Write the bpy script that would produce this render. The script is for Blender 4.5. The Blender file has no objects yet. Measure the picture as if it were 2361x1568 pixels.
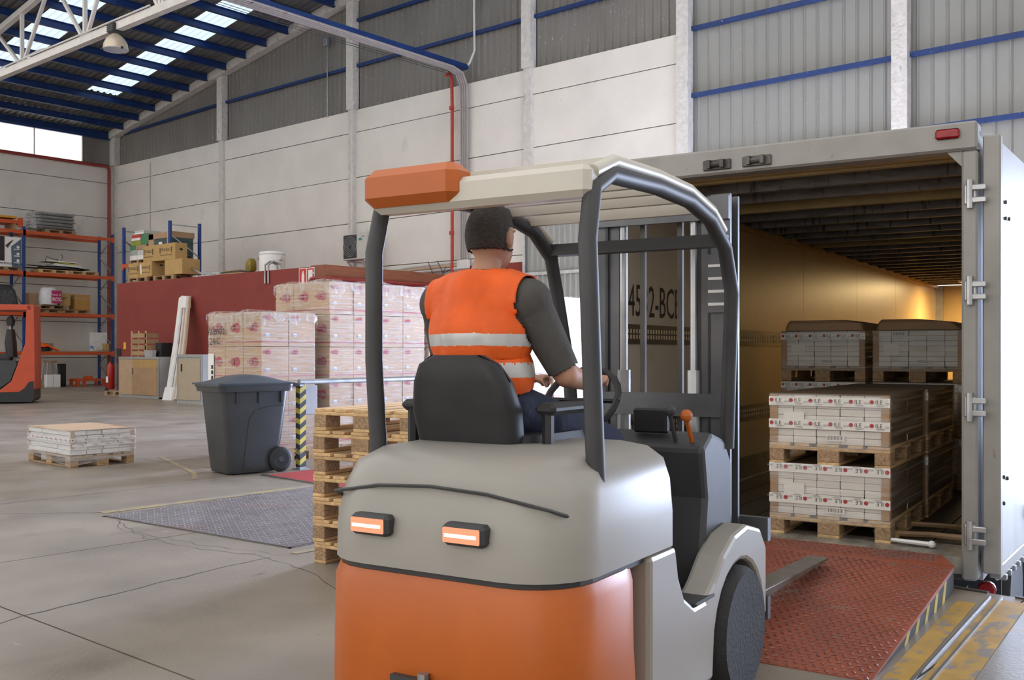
import bpy, bmesh, math, random
from mathutils import Vector, Matrix, Euler
random.seed(7)
R = math.radians
SC = bpy.context.scene
COL = SC.collection

# ------------------------------------------------------------------ camera
cam_d = bpy.data.cameras.new('camera')
cam = bpy.data.objects.new('camera', cam_d)
COL.objects.link(cam)
cam.location = (0, 0, 1.38)
cam.rotation_euler = (R(90), 0, R(40.35))
cam_d.sensor_width = 36
cam_d.lens = 36 * 2319 / 2361
cam_d.shift_y = 28 / 2361
cam_d.clip_end = 300
SC.camera = cam

# ------------------------------------------------------------------ sky, daylight, exposure
SC.view_settings.view_transform = 'Standard'
SC.view_settings.look = 'None'
SC.view_settings.gamma = 1
SC.view_settings.use_curve_mapping = False
SC.view_settings.exposure = 0.80
# light paths kept short: a diffuse interior needs no more
try:
    SC.cycles.max_bounces = 5
    SC.cycles.diffuse_bounces = 3
    SC.cycles.glossy_bounces = 3
    SC.cycles.transmission_bounces = 3
    SC.cycles.transparent_max_bounces = 10
    SC.cycles.adaptive_threshold = 0.02
    SC.cycles.caustics_reflective = False
    SC.cycles.caustics_refractive = False
except Exception:
    pass
world = bpy.data.worlds.new('overcast_sky')
SC.world = world
world.use_nodes = True
_bg = world.node_tree.nodes['Background']
_bg.inputs[0].default_value = (1.0, 0.965, 0.92, 1)
_bg.inputs[1].default_value = 1.0


def area_light(name, loc, size, power, col, rot, spread=130):
    l = bpy.data.lights.new(name, 'AREA')
    l.shape = 'RECTANGLE'
    l.size, l.size_y = size
    l.energy = power
    l.color = col
    l.spread = R(spread)
    o = bpy.data.objects.new(name, l)
    COL.objects.link(o)
    o.location = loc
    o.rotation_euler = rot
    return o


# daylight that comes in through the open truck door in the far wall
area_light('door_daylight', (-10.2, 22.6, 1.7), (6.0, 5.2), 8200, (0.60, 0.70, 1.0), (R(62), 0, R(180)))
area_light('door_daylight', (1.0, 22.6, 1.7), (8.0, 5.2), 1300, (0.60, 0.72, 1.0), (R(62), 0, R(180)))

# ------------------------------------------------------------------ materials
MATS = {}


def mk(name, col, rough=0.6, metal=0.0, var=0.10, scale=6.0, bump=0.0, bscale=None, stretch=(1, 1, 1),
       spots=None, rnd=0.0, spec=0.5, detail=3.0):
    """a procedural surface: colour varied by noise, optional spots (colour, threshold, scale, stretch), grain"""
    if name in MATS:
        return MATS[name]
    m = bpy.data.materials.new(name)
    m.use_nodes = True
    nt = m.node_tree
    nt.nodes.clear()
    N, L = nt.nodes.new, nt.links.new
    out = N('ShaderNodeOutputMaterial')
    b = N('ShaderNodeBsdfPrincipled')
    L(b.outputs[0], out.inputs[0])
    b.inputs['Roughness'].default_value = rough
    b.inputs['Metallic'].default_value = metal
    if 'Specular IOR Level' in b.inputs:
        b.inputs['Specular IOR Level'].default_value = spec
    tc = N('ShaderNodeTexCoord')
    mp = N('ShaderNodeMapping')
    mp.inputs['Scale'].default_value = stretch
    L(tc.outputs['Object'], mp.inputs[0])
    vec = mp.outputs[0]
    if rnd:
        oi = N('ShaderNodeObjectInfo')
        mul = N('ShaderNodeMath'); mul.operation = 'MULTIPLY'; mul.inputs[1].default_value = 37.0
        L(oi.outputs['Random'], mul.inputs[0])
        add = N('ShaderNodeVectorMath'); add.operation = 'ADD'
        L(vec, add.inputs[0]); L(mul.outputs[0], add.inputs[1])
        vec = add.outputs[0]
    no = N('ShaderNodeTexNoise')
    no.inputs['Scale'].default_value = scale
    no.inputs['Detail'].default_value = detail
    L(vec, no.inputs['Vector'])
    rp = N('ShaderNodeValToRGB')
    c = Vector(col)
    lo, hi = c * (1 - var), c * (1 + var)
    rp.color_ramp.elements[0].color = (*lo, 1)
    rp.color_ramp.elements[1].color = (*[min(1, q) for q in hi], 1)
    rp.color_ramp.elements[0].position = 0.3
    rp.color_ramp.elements[1].position = 0.7
    L(no.outputs['Fac'], rp.inputs[0])
    colout = rp.outputs[0]
    if rnd:
        hs = N('ShaderNodeHueSaturation')
        mr = N('ShaderNodeMapRange')
        mr.inputs['To Min'].default_value = 1 - rnd
        mr.inputs['To Max'].default_value = 1 + rnd
        L(oi.outputs['Random'], mr.inputs[0])
        L(mr.outputs[0], hs.inputs['Value'])
        L(colout, hs.inputs['Color'])
        colout = hs.outputs[0]
    for sp in (spots or []):
        scol, thr, ssc, sstr = sp[:4]
        soft = sp[4] if len(sp) > 4 else 0.04
        mp2 = N('ShaderNodeMapping'); mp2.inputs['Scale'].default_value = sstr
        mp2.inputs['Location'].default_value = (ssc * .37, thr * 11, ssc * .13)
        L(tc.outputs['Object'], mp2.inputs[0])
        n2 = N('ShaderNodeTexNoise'); n2.inputs['Scale'].default_value = ssc; n2.inputs['Detail'].default_value = 3
        L(mp2.outputs[0], n2.inputs['Vector'])
        r2 = N('ShaderNodeValToRGB')
        r2.color_ramp.elements[0].position = thr
        r2.color_ramp.elements[1].position = min(1, thr + soft)
        L(n2.outputs['Fac'], r2.inputs[0])
        mx = N('ShaderNodeMix'); mx.data_type = 'RGBA'
        L(r2.outputs[0], mx.inputs[0])
        L(colout, mx.inputs[6])
        mx.inputs[7].default_value = (*scol, 1)
        colout = mx.outputs[2]
    L(colout, b.inputs['Base Color'])
    if bump:
        bn = N('ShaderNodeTexNoise'); bn.inputs['Scale'].default_value = bscale or scale * 6; bn.inputs['Detail'].default_value = 2
        L(vec, bn.inputs['Vector'])
        bp = N('ShaderNodeBump'); bp.inputs['Strength'].default_value = bump; bp.inputs['Distance'].default_value = 0.02
        L(bn.outputs['Fac'], bp.inputs['Height'])
        L(bp.outputs[0], b.inputs['Normal'])
    MATS[name] = m
    return m


def mk_emit(name, col, strength):
    m = bpy.data.materials.new(name)
    m.use_nodes = True
    nt = m.node_tree
    nt.nodes.clear()
    out = nt.nodes.new('ShaderNodeOutputMaterial')
    e = nt.nodes.new('ShaderNodeEmission')
    e.inputs[0].default_value = (*col, 1)
    e.inputs[1].default_value = strength
    nt.links.new(e.outputs[0], out.inputs[0])
    MATS[name] = m
    return m


def mk_film(name, tint, base, gain, stretch, scale=5.0, rough=0.18):
    """clear stretch film: mostly see-through, streaky gloss"""
    m = bpy.data.materials.new(name)
    m.use_nodes = True
    nt = m.node_tree
    nt.nodes.clear()
    N, L = nt.nodes.new, nt.links.new
    out = N('ShaderNodeOutputMaterial')
    mix = N('ShaderNodeMixShader')
    tr = N('ShaderNodeBsdfTransparent'); tr.inputs[0].default_value = (*tint, 1)
    pb = N('ShaderNodeBsdfPrincipled')
    pb.inputs['Base Color'].default_value = (0.82, 0.82, 0.82, 1)
    pb.inputs['Roughness'].default_value = rough
    tc = N('ShaderNodeTexCoord'); mp = N('ShaderNodeMapping'); mp.inputs['Scale'].default_value = stretch
    L(tc.outputs['Object'], mp.inputs[0])
    n = N('ShaderNodeTexNoise'); n.inputs['Scale'].default_value = scale; n.inputs['Detail'].default_value = 4
    n.inputs['Distortion'].default_value = 0.25
    L(mp.outputs[0], n.inputs['Vector'])
    mr = N('ShaderNodeMapRange')
    mr.inputs['From Min'].default_value = 0.42; mr.inputs['From Max'].default_value = 0.72
    mr.inputs['To Min'].default_value = base; mr.inputs['To Max'].default_value = base + gain
    L(n.outputs['Fac'], mr.inputs[0])
    bp = N('ShaderNodeBump'); bp.inputs['Strength'].default_value = 0.8; bp.inputs['Distance'].default_value = 0.03
    L(n.outputs['Fac'], bp.inputs['Height']); L(bp.outputs[0], pb.inputs['Normal'])
    L(mr.outputs[0], mix.inputs[0]); L(tr.outputs[0], mix.inputs[1]); L(pb.outputs[0], mix.inputs[2])
    L(mix.outputs[0], out.inputs[0])
    MATS[name] = m
    return m


def mk_translucent(name, col, tfac=0.7):
    m = bpy.data.materials.new(name)
    m.use_nodes = True
    nt = m.node_tree
    nt.nodes.clear()
    N, L = nt.nodes.new, nt.links.new
    out = N('ShaderNodeOutputMaterial'); mix = N('ShaderNodeMixShader')
    t = N('ShaderNodeBsdfTranslucent'); d = N('ShaderNodeBsdfDiffuse')
    tc = N('ShaderNodeTexCoord'); n = N('ShaderNodeTexNoise'); n.inputs['Scale'].default_value = 1.5
    L(tc.outputs['Object'], n.inputs['Vector'])
    rp = N('ShaderNodeValToRGB')
    rp.color_ramp.elements[0].color = (*[q * .88 for q in col], 1)
    rp.color_ramp.elements[1].color = (*col, 1)
    L(n.outputs['Fac'], rp.inputs[0])
    L(rp.outputs[0], t.inputs[0]); L(rp.outputs[0], d.inputs[0])
    mix.inputs[0].default_value = 1 - tfac
    L(t.outputs[0], mix.inputs[1]); L(d.outputs[0], mix.inputs[2]); L(mix.outputs[0], out.inputs[0])
    MATS[name] = m
    return m


# the place
M_PANEL = mk('white_painted_concrete', (0.76, 0.725, 0.675), 0.75, var=0.05, scale=0.9, bump=0.12, bscale=25,
             spots=[((0.50, 0.48, 0.45), 0.66, 1.3, (1, 1, .5), 0.25), ((0.42, 0.40, 0.37), 0.72, 22, (1, 1, 1))])
M_COLUMN = mk('rough_whitewashed_concrete', (0.64, 0.615, 0.58), 0.85, var=0.10, scale=7, bump=0.7, bscale=14,
              spots=[((0.46, 0.43, 0.39), 0.66, 9, (1, 1, .25))])
M_JOINT = mk('dark_joint', (0.12, 0.105, 0.09), 0.9, var=0.4, scale=3)
M_SHEET_OLD = mk('old_grey_steel_sheet', (0.225, 0.213, 0.195), 0.55, 0.15, var=0.10, scale=0.8, stretch=(1, 1, .3),
                 spots=[((0.5, 0.49, 0.47), 0.68, 16, (2, 2, .6)), ((0.15, 0.142, 0.13), 0.60, 0.7, (1, 1, .4), .2)])
M_SHEET_NEW = mk('pale_grey_steel_sheet', (0.285, 0.285, 0.265), 0.5, 0.1, var=0.05, scale=0.7, stretch=(1, 1, .3),
                 spots=[((0.45, 0.45, 0.43), 0.71, 20, (2, 2, .7))])
M_ROOFSHEET = mk('weathered_roof_sheet', (0.155, 0.155, 0.155), 0.55, 0.2, var=0.3, scale=2.5, stretch=(.15, 1, 1))
M_BLUE = mk('blue_steel_paint', (0.006, 0.032, 0.14), 0.45, var=0.2, scale=2,
            spots=[((0.45, 0.46, 0.48), 0.72, 18, (1, 1, 1))])
M_WHITESTEEL = mk('white_steel_paint', (0.62, 0.60, 0.57), 0.5, var=0.08, scale=3)
M_SKYLIGHT = mk_translucent('rooflight_sheet', (0.66, 0.82, 1.0), 0.92)
M_CLEAR = mk_film('added_clear_rooflight', (0.97, 0.98, 1.0), 0.03, 0.05, (1, 1, 1), 2.0)  # for unseen roof strips added to let in daylight
M_WINDOW = mk_translucent('window_sheet', (1.0, 1.0, 1.0), 0.95)
M_FLOOR = mk('worn_concrete_floor', (0.235, 0.202, 0.163), 0.40, var=0.24, scale=1.1, bump=0.08, bscale=45, detail=5.0, spec=0.55,
             spots=[((0.30, 0.275, 0.24), 0.56, 0.45, (1, 1, 1), 0.25), ((0.15, 0.125, 0.10), 0.60, 1.9, (1, .5, 1), 0.16),
                    ((0.12, 0.10, 0.085), 0.71, 5.0, (1, .35, 1), .06), ((0.33, 0.29, 0.22), 0.73, 12, (.3, 1, 1), .05), ((0.13, 0.11, 0.09), 0.72, 38, (1, .4, 1), .05)])
M_FLOORDOCK = mk('worn_dock_floor', (0.25, 0.235, 0.225), 0.30, var=0.16, scale=1.2, bump=0.06, bscale=40, spec=0.6,
                 spots=[((0.16, 0.14, 0.125), 0.58, 2.2, (.4, 1.4, 1), 0.12), ((0.30, 0.18, 0.05), 0.66, 5, (.4, 1, 1), .08)])
M_CRACK = mk('floor_joint', (0.06, 0.05, 0.042), 0.9, var=0.3)
M_YELLOW = mk('worn_yellow_floor_paint', (0.40, 0.235, 0.035), 0.5, var=0.2, scale=5,
              spots=[((0.20, 0.175, 0.15), 0.53, 14, (1.2, .5, 1), .12)])
M_YELLOWPALE = mk('faded_yellow_floor_paint', (0.33, 0.26, 0.13), 0.5, var=0.1, scale=3,
                  spots=[((0.25, 0.22, 0.18), 0.45, 5, (1, 1, 1), .15)])
M_REDWALL = mk('red_masonry_paint', (0.24, 0.036, 0.026), 0.7, var=0.08, scale=1.5, bump=0.15, bscale=60)
M_REDPAINT = mk('red_paint', (0.36, 0.03, 0.02), 0.5, var=0.12, scale=5)
M_REDPIPE = mk('red_pipe_paint', (0.27, 0.035, 0.028), 0.45, var=0.15, scale=6)
M_PITCONC = mk('pit_concrete', (0.42, 0.42, 0.42), 0.8, var=0.15, scale=1.5)
M_WHITEPAINT = mk('white_paint', (0.80, 0.79, 0.77), 0.55, var=0.06, scale=4)
M_BLACK = mk('black_plastic', (0.012, 0.012, 0.013), 0.5, var=0.2, scale=8)
M_DARKGREY = mk('dark_grey_plastic', (0.035, 0.036, 0.038), 0.5, var=0.15, scale=8)
M_RUBBER = mk('tyre_rubber', (0.02, 0.02, 0.021), 0.75, var=0.2, scale=10, bump=0.2)
M_GALV = mk('galvanised_steel', (0.42, 0.43, 0.44), 0.32, 0.85, var=0.15, scale=9)
M_DARKSTEEL = mk('dark_steel', (0.10, 0.095, 0.09), 0.45, 0.6, var=0.25, scale=6)
M_INK = mk('black_ink', (0.012, 0.011, 0.012), 0.6)
M_REDINK = mk('red_ink', (0.42, 0.02, 0.035), 0.6)
M_GREYINK = mk('grey_ink', (0.24, 0.23, 0.23), 0.6)
M_PAPER = mk('white_paper', (0.80, 0.79, 0.78), 0.65, var=0.03)
M_BLUEINK = mk('pale_blue_ink', (0.30, 0.46, 0.72), 0.6)
M_KRAFT = mk('kraft_cardboard', (0.40, 0.255, 0.145), 0.75, var=0.07, scale=4, rnd=0.08)
M_KRAFTPALE = mk('pale_kraft_cardboard', (0.52, 0.36, 0.235), 0.75, var=0.06, scale=4, rnd=0.06)
M_KRAFTYEL = mk('tan_cardboard', (0.47, 0.30, 0.115), 0.75, var=0.07, scale=4, rnd=0.06)
M_WOOD = mk('pallet_wood', (0.60, 0.40, 0.20), 0.7, var=0.22, scale=3, stretch=(1.2, 9, 9), rnd=0.13, bump=0.15, bscale=30)
M_WOODOLD = mk('old_pallet_wood', (0.36, 0.235, 0.125), 0.75, var=0.25, scale=3, stretch=(1.2, 9, 9), rnd=0.15)
M_CHIP = mk('pressed_chip_block', (0.36, 0.235, 0.135), 0.85, var=0.35, scale=60, rnd=0.1, bump=0.4, bscale=90)
M_FILM = mk_film('stretch_film', (0.99, 0.985, 0.985), 0.07, 0.40, (1.2, 1.2, 16.0), 2.6)
M_FILMTOP = mk_film('loose_film_sheet', (0.98, 0.98, 0.98), 0.08, 0.32, (4, 4, 1.2), 4.0, 0.15)
M_FILMSILVER = mk_film('layered_stretch_film', (0.95, 0.95, 0.96), 0.14, 0.45, (0.5, 0.5, 9.0), 3.0, 0.14)
M_FILMDARK = mk_film('tight_stretch_film', (0.96, 0.95, 0.92), 0.03, 0.30, (0.30, .30, 12.0), 3.2, 0.15)


# ------------------------------------------------------------------ mesh building
class MB:
    def __init__(s):
        s.v, s.f, s.m = [], [], []

    def add(s, verts, faces, mi=0, mat=None):
        o = len(s.v)
        if mat is not None:
            verts = [mat @ Vector(p) for p in verts]
        s.v.extend(tuple(p) for p in verts)
        s.f.extend(tuple(i + o for i in fc) for fc in faces)
        s.m.extend([mi] * len(faces))
        return s

    BF = [(0, 3, 2, 1), (4, 5, 6, 7), (0, 1, 5, 4), (1, 2, 6, 5), (2, 3, 7, 6), (3, 0, 4, 7)]

    def box(s, x0, x1, y0, y1, z0, z1, mi=0, mat=None):
        v = [(x0, y0, z0), (x1, y0, z0), (x1, y1, z0), (x0, y1, z0), (x0, y0, z1), (x1, y0, z1), (x1, y1, z1), (x0, y1, z1)]
        return s.add(v, MB.BF, mi, mat)

    def hexa(s, pts, mi=0):
        return s.add(pts, MB.BF, mi)

    def cbox(s, x0, x1, y0, y1, z0, z1, c=0.01, mi=0, mat=None):
        """box with chamfered edges"""
        rings = []
        def ring(x0, x1, y0, y1, z, c):
            return [(x0 + c, y0, z), (x1 - c, y0, z), (x1, y0 + c, z), (x1, y1 - c, z), (x1 - c, y1, z), (x0 + c, y1, z), (x0, y1 - c, z), (x0, y0 + c, z)]
        rings.append(ring(x0 + c, x1 - c, y0 + c, y1 - c, z0, c * .5))
        rings.append(ring(x0, x1, y0, y1, z0 + c, c))
        rings.append(ring(x0, x1, y0, y1, z1 - c, c))
        rings.append(ring(x0 + c, x1 - c, y0 + c, y1 - c, z1, c * .5))
        return s.loft(rings, mi=mi, mat=mat)

    def loft(s, rings, cap=True, mi=0, mat=None, closed=True):
        n = len(rings[0])
        v = [p for r in rings for p in r]
        f = []
        for i in range(len(rings) - 1):
            for j in range(n if closed else n - 1):
                a, b = i * n + j, i * n + (j + 1) % n
                f.append((a, b, b + n, a + n))
        if cap and closed:
            f.append(tuple(range(n - 1, -1, -1)))
            o = (len(rings) - 1) * n
            f.append(tuple(range(o, o + n)))
        return s.add(v, f, mi, mat)

    def bar(s, a, b, w, h=None, mi=0, up=(0, 0, 1)):
        a, b = Vector(a), Vector(b)
        h = h or w
        d = (b - a).normalized()
        u = Vector(up)
        if abs(d.dot(u)) > 0.98:
            u = Vector((0, 1, 0))
        sx = d.cross(u).normalized() * (w / 2)
        sz = sx.normalized().cross(d).normalized() * (h / 2)
        v = [a - sx - sz, a + sx - sz, a + sx + sz, a - sx + sz, b - sx - sz, b + sx - sz, b + sx + sz, b - sx + sz]
        return s.add(v, [(0, 1, 2, 3), (7, 6, 5, 4), (0, 4, 5, 1), (1, 5, 6, 2), (2, 6, 7, 3), (3, 7, 4, 0)], mi)

    def tube(s, pts, r, n=8, mi=0, cap=True):
        pts = [Vector(p) for p in pts]
        rad = r if isinstance(r, (list, tuple)) else [r] * len(pts)
        rings = []
        up = None
        for i, p in enumerate(pts):
            if i == 0:
                d = pts[1] - p
            elif i == len(pts) - 1:
                d = p - pts[i - 1]
            else:
                d = (pts[i + 1] - p).normalized() + (p - pts[i - 1]).normalized()
            d.normalize()
            if up is None:
                up = Vector((0, 0, 1)) if abs(d.z) < .9 else Vector((1, 0, 0))
            x = d.cross(up).normalized()
            y = x.cross(d).normalized()
            up = y
            rings.append([p + x * math.cos(2 * math.pi * k / n) * rad[i] + y * math.sin(2 * math.pi * k / n) * rad[i] for k in range(n)])
        return s.loft(rings, cap, mi)

    def lathe(s, prof, n=20, mi=0, c=(0, 0, 0), axis='z', cap=True):
        rings = []
        for r, z in prof:
            ring = []
            for k in range(n):
                a = 2 * math.pi * k / n
                p = (r * math.cos(a), r * math.sin(a), z)
                if axis == 'x':
                    p = (p[2], p[0], p[1])
                elif axis == 'y':
                    p = (p[1], p[2], p[0])
                ring.append((p[0] + c[0], p[1] + c[1], p[2] + c[2]))
            rings.append(ring)
        return s.loft(rings, cap, mi)

    def prism(s, poly, axis, t0, t1, mi=0):
        """extrude a 2-D outline; axis x: outline in (y,z); y: (x,z); z: (x,y)"""
        def P(a, b, t):
            return {'x': (t, a, b), 'y': (a, t, b), 'z': (a, b, t)}[axis]
        return s.loft([[P(a, b, t0) for a, b in poly], [P(a, b, t1) for a, b in poly]], True, mi)

    def ball(s, c, r, n=12, m=8, mi=0):
        rx, ry, rz = r if isinstance(r, (tuple, list)) else (r, r, r)
        rings = []
        for i in range(1, m):
            t = math.pi * i / m
            rings.append([(c[0] + rx * math.sin(t) * math.cos(2 * math.pi * k / n), c[1] + ry * math.sin(t) * math.sin(2 * math.pi * k / n), c[2] - rz * math.cos(t)) for k in range(n)])
        return s.loft(rings, True, mi)

    def disc(s, c, r, ax, ay, n=18, mi=0):
        c, ax, ay = Vector(c), Vector(ax), Vector(ay)
        v = [c + ax * r * math.cos(2 * math.pi * k / n) + ay * r * math.sin(2 * math.pi * k / n) for k in range(n)]
        return s.add(v, [tuple(range(n))], mi)

    def quad(s, o, ax, ay, mi=0):
        o, ax, ay = Vector(o), Vector(ax), Vector(ay)
        return s.add([o, o + ax, o + ax + ay, o + ay], [(0, 1, 2, 3)], mi)

    def text(s, string, o, ax, ay, size, mi=0, width=None):
        """flat print; o is the lower left corner, ax and ay unit directions"""
        v, f, w = text_geo(string)
        o, ax, ay = Vector(o), Vector(ax), Vector(ay)
        kx = size if width is None else width / max(w, 1e-6)
        return s.add([o + ax * (p[0] * kx) + ay * (p[1] * size) for p in v], f, mi)

    def mesh(s, name, mats, smooth=False):
        me = bpy.data.meshes.new(name)
        me.from_pydata([tuple(p) for p in s.v], [], s.f)
        for m in (mats if isinstance(mats, (list, tuple)) else [mats]):
            me.materials.append(m)
        if isinstance(mats, (list, tuple)) and len(mats) > 1:
            me.polygons.foreach_set('material_index', s.m)
        if smooth:
            me.polygons.foreach_set('use_smooth', [True] * len(me.polygons))
        me.update()
        return me

    def build(s, name, mats, parent=None, loc=(0, 0, 0), rot=(0, 0, 0), smooth=False, bevel=0, angle=None):
        o = put(name, s.mesh(name, mats, smooth), parent, loc, rot)
        if bevel:
            b = o.modifiers.new('bevel', 'BEVEL'); b.width = bevel; b.segments = 2; b.limit_method = 'ANGLE'
        if smooth and angle is None:
            angle = 40
        if angle:
            try:
                o.data.set_sharp_from_angle(angle=R(angle))
            except Exception:
                pass
        return o


_TXT = {}


def text_geo(string):
    if string in _TXT:
        return _TXT[string]
    cu = bpy.data.curves.new('print', 'FONT')
    cu.body = string
    cu.size = 1.0
    cu.resolution_u = 2
    ob = bpy.data.objects.new('print', cu)
    COL.objects.link(ob)
    dg = bpy.context.evaluated_depsgraph_get()
    me = bpy.data.meshes.new_from_object(ob.evaluated_get(dg))
    v = [tuple(p.co) for p in me.vertices]
    f = [tuple(p.vertices) for p in me.polygons]
    w = max([p[0] for p in v] + [0.01])
    bpy.data.objects.remove(ob)
    bpy.data.curves.remove(cu)
    bpy.data.meshes.remove(me)
    _TXT[string] = (v, f, w)
    return _TXT[string]


def put(name, me, parent=None, loc=(0, 0, 0), rot=(0, 0, 0)):
    o = bpy.data.objects.new(name, me)
    COL.objects.link(o)
    o.location = loc
    o.rotation_euler = rot
    if parent is not None:
        o.parent = parent
    return o


def tag(o, label, cat, group=None):
    o['label'] = label
    o['category'] = cat
    if group:
        o['group'] = group
    return o


def thing(name, label, cat, loc=(0, 0, 0), rz=0.0, group=None):
    o = bpy.data.objects.new(name, None)
    COL.objects.link(o)
    o.empty_display_size = 0.2
    o.location = loc
    o.rotation_euler = (0, 0, rz)
    return tag(o, label, cat, group)


def struct(o):
    o['kind'] = 'structure'
    return o


def holder(name, parent=None, loc=(0, 0, 0), rz=0.0):
    o = bpy.data.objects.new(name, None)
    COL.objects.link(o)
    o.location = loc
    o.rotation_euler = (0, 0, rz)
    if parent is not None:
        o.parent = parent
    return o


def rrect(x0, x1, y0, y1, r, z, n=4):
    pts = []
    for cx, cy, a0 in ((x1 - r, y0 + r, -90), (x1 - r, y1 - r, 0), (x0 + r, y1 - r, 90), (x0 + r, y0 + r, 180)):
        for k in range(n + 1):
            a = R(a0 + 90 * k / n)
            pts.append((cx + r * math.cos(a), cy + r * math.sin(a), z))
    return pts

# ================================================================== THE SETTING
WA = 22.0        # inner face of the long far wall (runs along x)
WB = -41.4       # inner face of the wall behind the racking (runs along y)


def dock_edge(x):
    return 6.80 - 0.082 * (x + 9.45)


# ---- floor: slabs with open joints
floor = MB().box(WB - .2, 14, -12, dock_edge(14), -0.30, -0.05).build('floor', M_CRACK)
struct(floor)
MB().box(WB - .2, -9.47, dock_edge(14), WA + .2, -0.30, -0.05).build('sub_base', M_CRACK, floor)
MB().hexa([(-9.47, 5, -.3), (-1.6, 5, -.3), (-1.6, dock_edge(-1.6), -.3), (-9.47, dock_edge(-9.47), -.3),
           (-9.47, 5, -.05), (-1.6, 5, -.05), (-1.6, dock_edge(-1.6), -.05), (-9.47, dock_edge(-9.47), -.05)]).build('sub_base', M_CRACK, floor)
xs = [WB - .2, -34, -27.2, -20.6, -14.2, -9.45, -6.82, -1.45, 4.5, 14]
ys = [-12, -4.6, 2.36, None]
g = 0.006
for i in range(len(xs) - 1):
    for j in range(3):
        x0, x1 = xs[i] + g, xs[i + 1] - g
        ya, yb = ys[j] + g, ys[j + 1]
        c0 = yb - g if yb is not None else (dock_edge(x0) if x0 > -9.5 else 6.8)
        c1 = yb - g if yb is not None else (dock_edge(x1) if x1 > -9.5 else 6.8)
        mb = MB().hexa([(x0, ya, -.06), (x1, ya, -.06), (x1, c1, -.06), (x0, c0, -.06), (x0, ya, 0), (x1, ya, 0), (x1, c1, 0), (x0, c0, 0)])
        mb.build('slab', M_FLOORDOCK if (x0 > -1.6 and j == 2) else M_FLOOR, floor)
for i in range(5):
    for ya, yb in ((6.812, 12.0), (12.012, 17.2), (17.212, WA + .2)):
        x0, x1 = xs[i] + g, xs[i + 1] - g
        if i == 4:
            x1 = -9.45
        MB().box(x0, x1, ya, yb, -.06, 0).build('slab', M_FLOOR, floor)


def ribbon(name, pts, w, mat, z=0.0015, jit=0.0, parent=floor):
    rnd = random.Random(len(pts) * 13 + int(w * 1000))
    L_, R_ = [], []
    P = [Vector((p[0], p[1])) for p in pts]
    fine = []
    for a, b in zip(P[:-1], P[1:]):
        n = max(1, int((b - a).length / 0.09)) if jit else 1
        for k in range(n):
            fine.append(a.lerp(b, k / n))
    fine.append(P[-1])
    for i, p in enumerate(fine):
        d = (fine[min(i + 1, len(fine) - 1)] - fine[max(i - 1, 0)]).normalized()
        q = Vector((-d.y, d.x))
        o = (rnd.random() - .5) * 2 * jit
        ww = w * (0.5 + rnd.random()) if jit else w
        L_.append((p.x + q.x * (o + ww / 2), p.y + q.y * (o + ww / 2), z))
        R_.append((p.x + q.x * (o - ww / 2), p.y + q.y * (o - ww / 2), z))
    mb = MB()
    n = len(fine)
    mb.add(L_ + R_, [(i, i + n, i + n + 1, i + 1) for i in range(n - 1)])
    return mb.build(name, mat, parent)


ribbon('floor_crack', [(-5.36, 2.36), (-5.42, 2.8), (-5.50, 3.2), (-5.58, 3.7), (-5.62, 4.1)], 0.010, M_CRACK, jit=.012)
ribbon('floor_crack', [(-5.36, 2.36), (-5.15, 1.9), (-5.05, 1.2)], 0.008, M_CRACK, jit=.01)
ribbon('floor_crack', [(-9.9, 2.9), (-9.1, 3.5), (-8.5, 4.1), (-8.12, 4.5)], 0.006, M_CRACK, jit=.02)
ribbon('floor_crack', [(-8.25, 4.45), (-7.6, 4.12), (-6.9, 3.92), (-6.2, 3.95), (-5.7, 4.1), (-4.9, 3.95), (-4.2, 3.6)], 0.005, M_CRACK, jit=.02)
ribbon('floor_crack', [(-8.12, 4.36), (-7.4, 4.0), (-6.4, 4.05), (-5.6, 4.2)], 0.004, M_CRACK, jit=.03)
ribbon('floor_crack', [(-12.5, 3.6), (-11.2, 3.3), (-9.9, 2.9)], 0.008, M_CRACK, jit=.02)
# painted lines on the floor
for pts, w, m in (([(-36, 14.1), (-22, 14.4), (-13.2, 14.6)], .10, M_YELLOWPALE), ([(-36, 12.4), (-12.6, 12.6)], .10, M_YELLOWPALE),
                  ([(-12.1, 7.1), (-10.2, 6.4), (-9.7, 6.1)], .06, M_YELLOWPALE), ([(-8.28, 4.3), (-8.28, 6.6)], .12, M_YELLOWPALE),
                  ([(-1.44, 3.6), (-1.68, 5.85)], .10, M_YELLOW), ([(-1.24, 3.4), (-1.50, 6.02)], .18, M_YELLOW),
                  ([(-5.6, 4.28), (-5.6, 6.4)], .07, M_YELLOWPALE)):
    ribbon('floor_line', pts, w, m, z=0.0025)
# steel angle set in the floor beside the ramp
MB().bar((-1.30, 3.4, .003), (-1.56, 6.08, .003), .012, .012).bar((-1.36, 3.4, .003), (-1.62, 6.08, .003), .008, .01).build('edge_angle', M_GALV, floor)
# steel nosing on the dock edge
MB().bar((-9.45, 6.79, -.02), (-1.65, dock_edge(-1.65) - .01, -.02), .03, .06).bar((-1.5, dock_edge(-1.5) - .01, -.02), (14, dock_edge(14) - .01, -.02), .03, .06).build('dock_nosing', M_DARKSTEEL, floor)

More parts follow.
